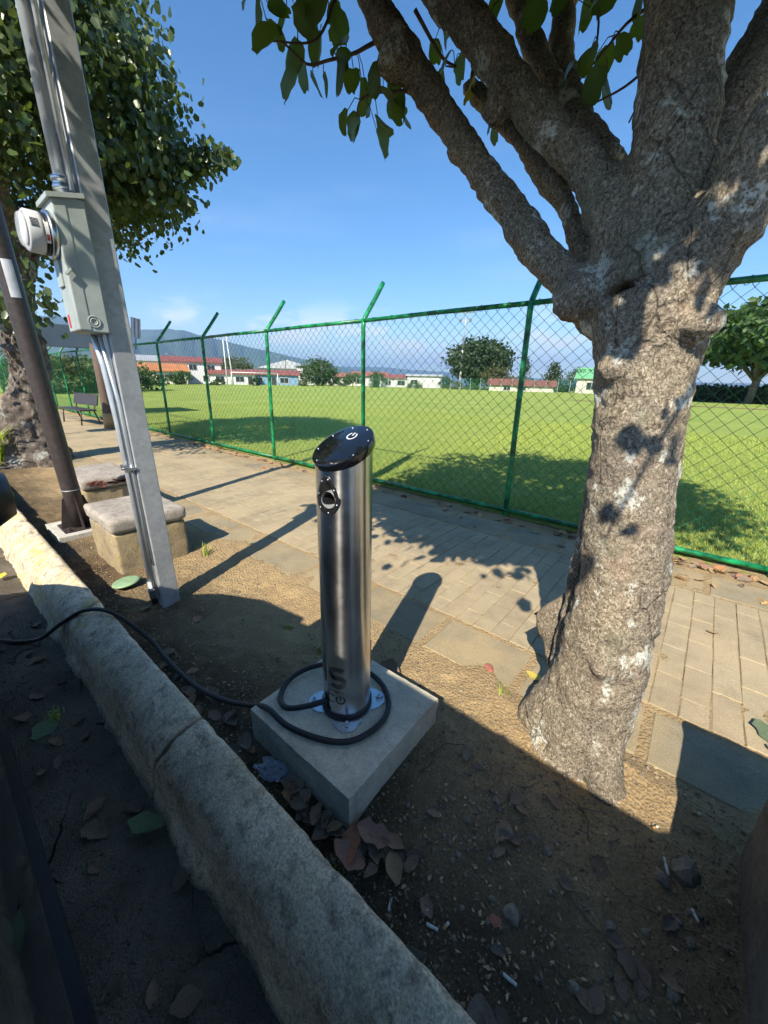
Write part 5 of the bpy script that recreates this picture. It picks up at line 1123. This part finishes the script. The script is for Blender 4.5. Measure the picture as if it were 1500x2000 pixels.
dv = (p1 - p0); core = MB().add([p0, p1, p1 + Vector((0, 0, 1.5)), p0 + Vector((0, 0, 1.5)), p0 + Vector((0, .5, 0)), p1 + Vector((0, .5, 0)), p1 + Vector((0, .5, 1.5)), p0 + Vector((0, .5, 1.5))], [[0, 1, 2, 3], [7, 6, 5, 4], [3, 2, 6, 7], [0, 3, 7, 4], [1, 5, 6, 2]]).ob('stems', M['leaf_far_dark'], hg)

rb = random.Random(4)
for k in range(13):
    px_ = 285 + k * 72 + rb.uniform(-22, 22)
    if 1140 < px_ < 1300: continue
    far_tree(px_, (86 if px_ < 560 else 97) + rb.uniform(-2, 4), rb.uniform(2.2, 5.0), rb.uniform(1.2, 2.6), rb.choice(('leaf_far', 'leaf_far_dark', 'leaf_far_olive')), 'low bush on the far edge of the field', trunk=.03, seed=60 + k, n=260, name='bush', group='low bushes on the far edge')
# far boundary fence
ff = empty('boundary_fence', (0, 0, 0)); tag(ff, 'thin grey wire fence along the far side of the field', 'fence')
pa, _ = farpos(690, 99); pb, _ = farpos(1210, 86); nP = 26
for k in range(nP + 1):
    p = pa.lerp(pb, k / nP); MB().tube([p, p + Vector((0, 0, 2.5))], .05, 6).ob('post', M['galvanised'], ff)
m = MB()
for z in np.arange(.2, 2.5, .22): m.tube([pa + Vector((0, 0, z)), pb + Vector((0, 0, z))], .012, 4, False)
dv = pb - pa
for k in range(0, 420): q = pa + dv * (k / 420); m.tube([q + Vector((0, 0, .1)), q + Vector((0, 0, 2.45))], .009, 3, False)
stuff(m.ob('wire_mesh', M['green_wire'], ff))

# floodlight mast, tall poles, goal, street lamps
p, rz = farpos(893, 102); mast = empty('light_mast', p, (0, 0, rz)); tag(mast, 'tall white floodlight mast in front of the big dark tree', 'light mast')
MB().tube([(0, 0, 0), (0, 0, 9)], [.26, .2], 10).ob('lower_shaft', M['white_paint'], mast, True); MB().tube([(0, 0, 9), (.25, 0, 17.4)], [.18, .11], 10).ob('upper_shaft', M['galvanised'], mast, True)
for z, w in ((17.0, 1.7), (15.2, 1.3)): MB().span((.2 - w, -.06, z), (.2 + w, .06, z + .12)).ob('crossarm', M['galvanised'], mast)
MB().tube([(.2, 0, 14.6), (1.6, 0, 16.9)], .05, 6).ob('brace', M['galvanised'], mast); MB().tube([(.2, 0, 14.6), (-1.2, 0, 16.9)], .05, 6).ob('brace', M['galvanised'], mast)
for x in (-1.4, -.6, .4, 1.1, 1.8): bevel(MB().box((x, -.25, 17.4), (.5, .35, .6), Matrix.Rotation(R(25), 3, 'X')).ob('floodlight', M['galvanised'], mast), .04)
for x in (-1.0, 1.3): bevel(MB().box((x, -.25, 15.6), (.5, .35, .6), Matrix.Rotation(R(25), 3, 'X')).ob('floodlight', M['galvanised'], mast), .04)
for i, (px, D, top, lean, lab) in enumerate(((436, 90, 8.7, .0, 'tall white pole near the goal, left one of a pair'), (448, 90, 9.2, -.5, 'tall white pole near the goal, right one of a pair'))):
    p, rz = farpos(px, D); t = empty('flag_pole', p, (0, 0, rz)); tag(t, lab, 'pole', 'tall white poles'); MB().tube([(0, 0, -.2), (lean, 0, top)], [.13, .09], 8).ob('shaft', M['white_paint'], t, True); MB().lathe([(.0, .1), (.12, .05), (.1, 0)], 10, (lean, 0, top)).ob('finial', M['white_paint'], t, True)
p, rz = farpos(492, 88); goal = empty('football_goal', p, (0, 0, rz + R(10))); tag(goal, 'white football goal frame at the far end of the field', 'goal')
for x in (-4.6, 4.6): MB().tube([(x, 0, -.1), (x, 0, 2.5)], .09, 8).ob('upright', M['white_paint'], goal, True)
MB().tube([(-4.6, 0, 2.5), (4.6, 0, 2.5)], .09, 8).ob('crossbar', M['white_paint'], goal, True)
for x in (-4.6, 4.6): MB().tube([(x, 0, 2.5), (x, 1.6, 0)], .05, 6).ob('rear_stay', M['white_paint'], goal, True)
for px, D, h, lab in ((340, 116, 6.5, 'thin street lamp above the orange roof'), (553, 112, 6.6, 'thin street lamp right of the grey shed'), (622, 100, 6.6, 'thin dark pole in the bushy green tree')):
    p, rz = farpos(px, D); t = empty('street_lamp', p, (0, 0, rz)); tag(t, lab, 'street lamp', 'far street lamps'); MB().tube([(0, 0, -.3), (0, 0, h)], [.12, .08], 8).ob('shaft', M['brown_steel'], t, True)
    MB().tube([(0, 0, h), (-1.0, 0, h + .35), (-1.6, 0, h + .3)], .06, 6).ob('arm', M['brown_steel'], t); MB().box((-1.8, 0, h + .28), (.6, .22, .12)).ob('lamp_head', M['galvanised'], t)

# ================================================================== LITTER
def dirt_h(x, y): return float(dirt_z(np.array([[x, y, 0.0]]))[0]) if y < PAVE0 or y > PAVE3 else .0
def road_h(x, y): return float(road_z(np.array([[x, y, 0.0]]))[0])
def dry_leaf(name, seed, curl):
    r = random.Random(seed); nx, ny = 5, 8; V = []; F = []; k1, k2 = r.uniform(.1, .6) * curl, r.uniform(.0, .7) * curl
    for j in range(ny):
        v = j / (ny - 1); w = (math.sin(math.pi * min(1, v * .93 + .045)) ** .7) * .33 * (1 + r.uniform(-.28, .2))
        for i in range(nx):
            u = (i / (nx - 1) - .5) * 2; x = u * w
            V.append((x, v - .5, abs(u) ** 1.6 * w * k1 * 1.4 + (v - .5) ** 2 * k2 * .7 + r.uniform(-.045, .045) * curl))
    for j in range(ny - 1):
        for i in range(nx - 1): F.append([j * nx + i, j * nx + i + 1, (j + 1) * nx + i + 1, (j + 1) * nx + i])
    b = len(V); V += [(-.012, -.5, .0), (.012, -.5, .0), (.004, -.72, .03)]; F.append([b, b + 1, b + 2])
    zm = min(v[2] for v in V); V = [(x, y, z - zm) for x, y, z in V]
    me = MB().add(V, F).mesh(name); me.polygons.foreach_set('use_smooth', np.ones(len(me.polygons), bool)); return me
dm = {}
for mat in ('dry_brown', 'dry_tan', 'dry_red', 'leaf_fallen_green', 'leaf_fallen_yellow'):
    dm[mat] = [dry_leaf('fallen_leaf', k * 7 + len(mat), .45 if 'fallen' in mat else 1.0) for k in range(5)]
    for q in dm[mat]: q.materials.append(M[mat])
rl = random.Random(77)
def leaf(x, y, s, mat, label, group=None, z=None, rz=None, tilt=.18):
    o = bpy.data.objects.new('fallen_leaf', rl.choice(dm[mat])); COL.objects.link(o)
    zz = (road_h(x, y) if y < .27 else dirt_h(x, y)) if z is None else z
    o.location = (x, y, zz + .002); o.rotation_euler = (rl.gauss(0, tilt), rl.gauss(0, tilt), rl.uniform(0, 6.28) if rz is None else rz); o.scale = (s, s, s)
    return tag(o, label, 'leaf', group)
B1, G1 = 'curled brown leaf heaped between kerb and concrete footing', 'brown leaves heaped by the footing'
for k in range(34):
    t = rl.random(); x = -.92 + t * .50 + rl.gauss(0, .03); y = .56 + rl.random() * .08 + (max(0, x + .64) * rl.random() * .9)
    leaf(x, min(y, .60) if x < -.66 else y, rl.uniform(.05, .092), 'dry_brown', B1, G1, z=-.035 + .03 * rl.random(), tilt=.22)
for x, y in ((-.60, .60), (-.585, .565), (-.57, .66)): leaf(x, y, .12, 'dry_red', 'reddish curled leaf heaped between kerb and concrete footing', 'reddish leaves heaped by the footing', z=.005, tilt=.3)
for k in range(26):
    x = -2.1 + rl.random() * .95; y = .52 + rl.random() * .13
    leaf(x, y, rl.uniform(.05, .10), 'dry_brown', 'brown leaf on the verge behind the kerb under the cable', 'brown leaves under the cable')
for k in range(30):
    x = rl.uniform(-.55, .25); y = rl.uniform(.55, 1.2)
    leaf(x, y, rl.uniform(.04, .085), 'dry_brown', 'small brown leaf scattered on the shaded dirt before the tree', 'small leaves on the shaded dirt')
for x, y, s in ((-.09, .52, .15), (.12, .60, .14), (-.30, .50, .12)): leaf(x, y, s, 'dry_brown', 'large flat brown leaf on the dirt at the bottom edge', 'large leaves at the bottom edge', tilt=.08)
for k in range(150):
    x = rl.uniform(-9, 1.0) if k < 95 else rl.uniform(-1.0, .9); y = 3.98 + abs(rl.gauss(0, .08)) if rl.random() < .8 else rl.uniform(3.5, 3.98)
    leaf(x, min(y, 4.15), rl.uniform(.06, .12), rl.choice(('dry_tan', 'dry_tan', 'dry_red', 'dry_brown')), 'dry leaf drifted along the foot of the green fence', 'leaves along the fence foot', tilt=.35)
for k in range(22):
    x = rl.uniform(-3.2, -.6); y = rl.uniform(-.02, .25)
    leaf(x, y, rl.uniform(.05, .10), 'dry_brown', 'dull brown leaf in the gutter beside the kerb', 'brown leaves in the gutter')
leaf(-1.26, .20, .125, 'leaf_fallen_green', 'large fresh green leaf in the gutter', z=-.10, rz=2.3, tilt=.1)
leaf(-2.05, .06, .13, 'leaf_fallen_green', 'rolled grey-green leaf in the gutter close to the car', z=-.11, rz=.6)
leaf(.49, 2.11, .13, 'leaf_fallen_green', 'green leaf on the pavers at the right edge', z=.004, rz=.4, tilt=.1)
leaf(-.42, 1.77, .09, 'leaf_fallen_yellow', 'yellow leaf on the paving left of the tree', z=.004, rz=1.2, tilt=.1)
leaf(-1.15, 3.86, .09, 'leaf_fallen_yellow', 'yellow leaf near the fence foot in the tree shade', z=.004)
leaf(-2.62, .70, .09, 'leaf_fallen_green', 'yellowish green leaf between kerb and galvanised pole', rz=1.0)
leaf(-2.25, .87, .09, 'dry_red', 'orange brown leaf in shade right of the galvanised pole')
leaf(-4.1, .16, .09, 'leaf_fallen_yellow', 'yellow leaf lying on the sunlit road', z=-.10)
leaf(-1.02, 1.32, .12, 'dry_brown', 'grey brown leaf on the dirt behind the footing', z=-.005)
for k in range(10): leaf(rl.uniform(-1.6, .9), rl.uniform(1.65, 3.3), rl.uniform(.03, .06), 'dry_tan', 'small dry leaf scrap lying on the paving', 'leaf scraps on the paving', z=.003, tilt=.1)

def stone(x, y, s, mat, name, label, cat, group=None, flat=.6, sink=.25, z=None):
    bm = bmesh.new(); bmesh.ops.create_icosphere(bm, subdivisions=2, radius=1); P = np.array([v.co[:] for v in bm.verts]); d = fbm(P + rl.random() * 50, 1.1, 2) * .28
    for i, v in enumerate(bm.verts): v.co *= 1 + float(d[i])
    me = bpy.data.meshes.new(name); bm.to_mesh(me); bm.free(); o = ob(name, me, M[mat], None, False)
    zz = (dirt_h(x, y) if y > .45 else road_h(x, y)) if z is None else z
    o.location = (x, y, zz + s * flat * (1 - 2 * sink) * .5); o.scale = (s, s * rl.uniform(.7, 1), s * flat); o.rotation_euler = (rl.gauss(0, .2), rl.gauss(0, .2), rl.uniform(0, 6)); return tag(o, label, cat, group)
stone(.255, 1.24, .046, 'stone', 'stone', 'largest grey stone on the dirt beside the right block', 'stone')
stone(.20, 1.17, .024, 'stone', 'stone', 'tan stone touching the cigarette near the right block', 'stone')
stone(-.129, .782, .026, 'stone', 'stone', 'pale rounded stone in the shaded dirt below the tree', 'stone')
for x, y in ((-.30, 1.05), (-.22, .98), (-.10, 1.02), (.10, .95), (.18, 1.0), (.22, .80), (.05, .75), (.25, .90), (-.35, .92), (.28, 1.05), (.21, .72), (.16, .66)): stone(x, y, rl.uniform(.012, .02), 'stone', 'pebble', 'grey pebble on the shaded dirt in front of the tree', 'pebble', 'pebbles before the tree')
for x, y, s, l in ((-.62, 1.676, .034, 'red brick shard on the paving behind the footing'), (-.16, .742, .018, 'small red brick shard in the shaded dirt'), (.165, .655, .02, 'red brick shard at the bottom edge near the right block')): stone(x, y, s, 'brick_shard', 'brick_shard', l, 'brick shard', flat=.35)
# gravel: uncountable
rs = np.random.default_rng(9); NG = 11000; gx = rs.uniform(-5.4, 1.4, NG); gy = .5 + (1.08) * rs.random(NG); near = rs.random(NG) < .6; gx = np.where(near, rs.uniform(-1.6, .6, NG), gx)
gz = dirt_z(np.stack([gx, gy, gx * 0], 1)); ok = ~((np.abs(gx + .94) < .30) & (np.abs(gy - .912) < .29)); gx, gy, gz = gx[ok], gy[ok], gz[ok]; NG = len(gx)
T0 = np.array([(1, 0, 0), (-1, 0, 0), (0, 1, 0), (0, -1, 0), (0, 0, 1), (0, 0, -.6)], float); tri = np.array([(0, 2, 4), (2, 1, 4), (1, 3, 4), (3, 0, 4), (2, 0, 5), (1, 2, 5), (3, 1, 5), (0, 3, 5)])
sz = rs.uniform(.0016, .0048, NG) * (1 + 1.6 * (rs.random(NG) > .93)); an = rs.uniform(0, 6.28, NG)
Q = T0[None] * sz[:, None, None] * rs.uniform(.7, 1.4, (NG, 6, 3)) * np.array([1, 1, .7]); X = Q[..., 0] * np.cos(an)[:, None] - Q[..., 1] * np.sin(an)[:, None]; Y = Q[..., 0] * np.sin(an)[:, None] + Q[..., 1] * np.cos(an)[:, None]
V = np.stack([X + gx[:, None], Y + gy[:, None], Q[..., 2] + gz[:, None] + .001], -1).reshape(-1, 3)
gv = stuff(ob('gravel', mesh_np('gravel', V, (tri[None] + (np.arange(NG) * 6)[:, None, None]).reshape(-1, 3)), M['stone'])); tag(gv, 'fine gravel strewn over the dirt verge', 'gravel')
# chips of bark, straw and leaf crumbs
NC = 5200; cx = np.where(rs.random(NC) < .55, rs.uniform(-4.6, -1.2, NC), rs.uniform(-1.2, .9, NC)); cy = .52 + 1.1 * rs.random(NC); ok = ~((np.abs(cx + .94) < .30) & (np.abs(cy - .912) < .29)) & ~((np.abs(cx + 3.56) < .34) & (np.abs(cy - 1.02) < .29)); cx, cy = cx[ok], cy[ok]
cen = np.stack([cx, cy, dirt_z(np.stack([cx, cy, cx * 0], 1)) + .004], 1); chip = MB().add([(0, 0, 0), (.3, .05, -.5), (0, .1, -1), (-.25, .0, -.55)], [[0, 1, 2, 3]]).mesh('c')
TT = np.array([v.co[:] for v in chip.vertices]); an = rs.uniform(0, 6.28, len(cx)); sc_ = rs.uniform(.006, .022, len(cx)); wd = rs.uniform(.3, 1.2, len(cx))
X = TT[None, :, 0] * wd[:, None]; Y = TT[None, :, 2] * np.ones(len(cx))[:, None]; Z = TT[None, :, 1] + X * rs.normal(0, .3, len(cx))[:, None]
V = np.stack([cen[:, None, 0] + sc_[:, None] * (X * np.cos(an)[:, None] - Y * np.sin(an)[:, None]), cen[:, None, 1] + sc_[:, None] * (X * np.sin(an)[:, None] + Y * np.cos(an)[:, None]), cen[:, None, 2] + sc_[:, None] * Z * .6], -1).reshape(-1, 3)
lt_ = stuff(ob('leaf_litter', mesh_np('leaf_litter', V, np.arange(len(cx) * 4).reshape(-1, 4)), M['litter'])); tag(lt_, 'crumbs of dry leaf and straw over the dirt verge', 'litter')
# crumbled asphalt against the car side
NG = 2600; gx = rs.uniform(-3.4, .3, NG); gy = rs.normal(.0, .10, NG); gy = np.where(rs.random(NG) < .25, rs.uniform(-.1, .27, NG), gy); gz = road_z(np.stack([gx, gy, gx * 0], 1)); sz = rs.uniform(.002, .006, NG); an = rs.uniform(0, 6.28, NG)
Q = T0[None] * sz[:, None, None] * rs.uniform(.7, 1.4, (NG, 6, 3)); V = np.stack([Q[..., 0] + gx[:, None], Q[..., 1] + gy[:, None], Q[..., 2] + gz[:, None]], -1).reshape(-1, 3)
gv = stuff(ob('gravel', mesh_np('gravel', V, (tri[None] + (np.arange(NG) * 6)[:, None, None]).reshape(-1, 3)), M['asphalt'])); tag(gv, 'crumbled asphalt grit along the gutter beside the car', 'gravel')
# twigs
for k in range(24):
    x, y = rl.uniform(-.6, .28), rl.uniform(.56, 1.25); L = rl.uniform(.05, .18); a = rl.uniform(0, 6.28); z = dirt_h(x, y) + .005
    tag(MB().tube([(0, 0, 0), (L * .5 * math.cos(a), L * .5 * math.sin(a), .006), (L * math.cos(a + .3), L * math.sin(a + .3), 0)], [.0018, .0015, .0008], 5).ob('fallen_twig', M['twig'], loc=(x, y, z)), 'thin dead twig on the shaded dirt before the tree', 'twig', 'dead twigs on the dirt')
# cigarette ends
for x, y, rz, l, lab in ((-.291, .611, .3, .034, 'white cigarette end near the kerb at the bottom'), (-.262, .639, 1.4, .022, 'tan cigarette filter beside the white cigarette end'), (.205, 1.215, 1.9, .05, 'long white cigarette lying against the largest stone'), (.162, 1.316, .9, .022, 'tan cigarette filter at the edge of the sunlit patch'), (.27, 1.47, .2, .022, 'orange cigarette filter in the shade of the right block'), (-.08, .655, .1, .036, 'thin bent white cigarette end on the dirt'), (-.42, .58, 2.0, .03, 'grey cigarette end by the heaped brown leaves'), (.285, 1.13, 2.2, .03, 'pale cigarette end at the foot of the right block')):
    t = empty('cigarette_end', (x, y, dirt_h(x, y) + .006), (0, 0, rz)); tag(t, lab, 'cigarette end')
    tanf = 'filter' in lab; MB().tube([(-l / 2, 0, 0), (l * .1, 0, 0)], .0042, 9).ob('filter', M['filter_tan' if tanf else 'cigarette'], t, True); MB().tube([(l * .1, 0, 0), (l / 2, 0, .0005)], .0040, 9).ob('paper', M['cigarette'], t, True)
# round lid on the verge, clear plastic scrap, tufts
ld = empty('round_plastic_disc', (-3.04, .725, .012), (R(5), R(-4), 0)); tag(ld, 'round faded green plastic lid on the dirt beside the kerb', 'lid')
MB().lathe([(.0, .010), (.075, .010), (.088, .007), (.092, .0), (.088, -.004)], 32).ob('disc', M['lid_green'], ld, True); MB().box((0, .03, .0112), (.05, .012, .003)).ob('grip', M['lid_green'], ld)
bm = bmesh.new(); bmesh.ops.create_icosphere(bm, subdivisions=4, radius=1); P = np.array([v.co[:] for v in bm.verts]); d = fbm(P, 2.1, 4) * .5
for i, v in enumerate(bm.verts): v.co = Vector((v.co.x * .055, v.co.y * .035, v.co.z * .024)) * (1 + float(d[i]))
me = bpy.data.meshes.new('plastic_bag'); bm.to_mesh(me); bm.free(); o = ob('plastic_bag', me, M['clear_plastic'], None, False, loc=(-1.01, .575, .01), rot=(0, .2, .8)); tag(o, 'crumpled clear plastic bag stuck between kerb and footing', 'plastic bag')
def tuft(x, y, n, h, lab, mat='grass_blade'):
    r = np.random.default_rng(int(abs(x * 100))); m = MB()
    for k in range(n):
        a = r.uniform(0, 6.28); L = h * r.uniform(.5, 1.2); p0 = Vector((r.normal() * .012, r.normal() * .012, 0)); o_ = Vector((math.cos(a), math.sin(a), 0)) * L * r.uniform(.2, .8); sd = Vector((-math.sin(a), math.cos(a), 0)) * .003
        m.add([p0 - sd, p0 + sd, p0 + o_ * .4 + Vector((0, 0, L * .7)) + sd * .7, p0 + o_ * .4 + Vector((0, 0, L * .7)) - sd * .7, p0 + o_ + Vector((0, 0, L * .72))], [[0, 1, 2, 3], [3, 2, 4]])
    o = m.ob('grass_tuft', M[mat], loc=(x, y, dirt_h(x, y) - .004)); return tag(o, lab, 'grass tuft')
tuft(-3.12, 1.36, 26, .14, 'wiry grass tuft at the corner of the tan concrete block')
tuft(-.497, 1.53, 14, .07, 'small green sprout left of the tree foot'); tuft(-1.42, 1.18, 30, .05, 'low weeds behind the concrete footing'); tuft(-1.75, 1.2, 24, .04, 'low weeds in shade left of the footing')
tuft(-2.0, .10, 34, .05, 'matted weeds in the gutter close to the car'); tuft(-.585, .545, 10, .022, 'tiny clover sprout by the kerb among brown leaves', 'leaf_fern')

# ================================================================== HAZE
t = bpy.data.materials.new('haze'); t.use_nodes = True; nt = t.node_tree; nt.nodes.clear(); mo_ = nt.nodes.new('ShaderNodeOutputMaterial'); pv = nt.nodes.new('ShaderNodeVolumePrincipled')
pv.inputs['Color'].default_value = (0.42, 0.66, 1.0, 1); pv.inputs['Density'].default_value = 0.00015; pv.inputs['Anisotropy'].default_value = 0.1
nt.links.new(pv.outputs[0], mo_.inputs['Volume'])
hz = MB().span((-12500, -12500, -140), (12500, 12500, 700)).ob('haze', t); stuff(hz); tag(hz, 'thin blue haze in the distant air', 'haze')
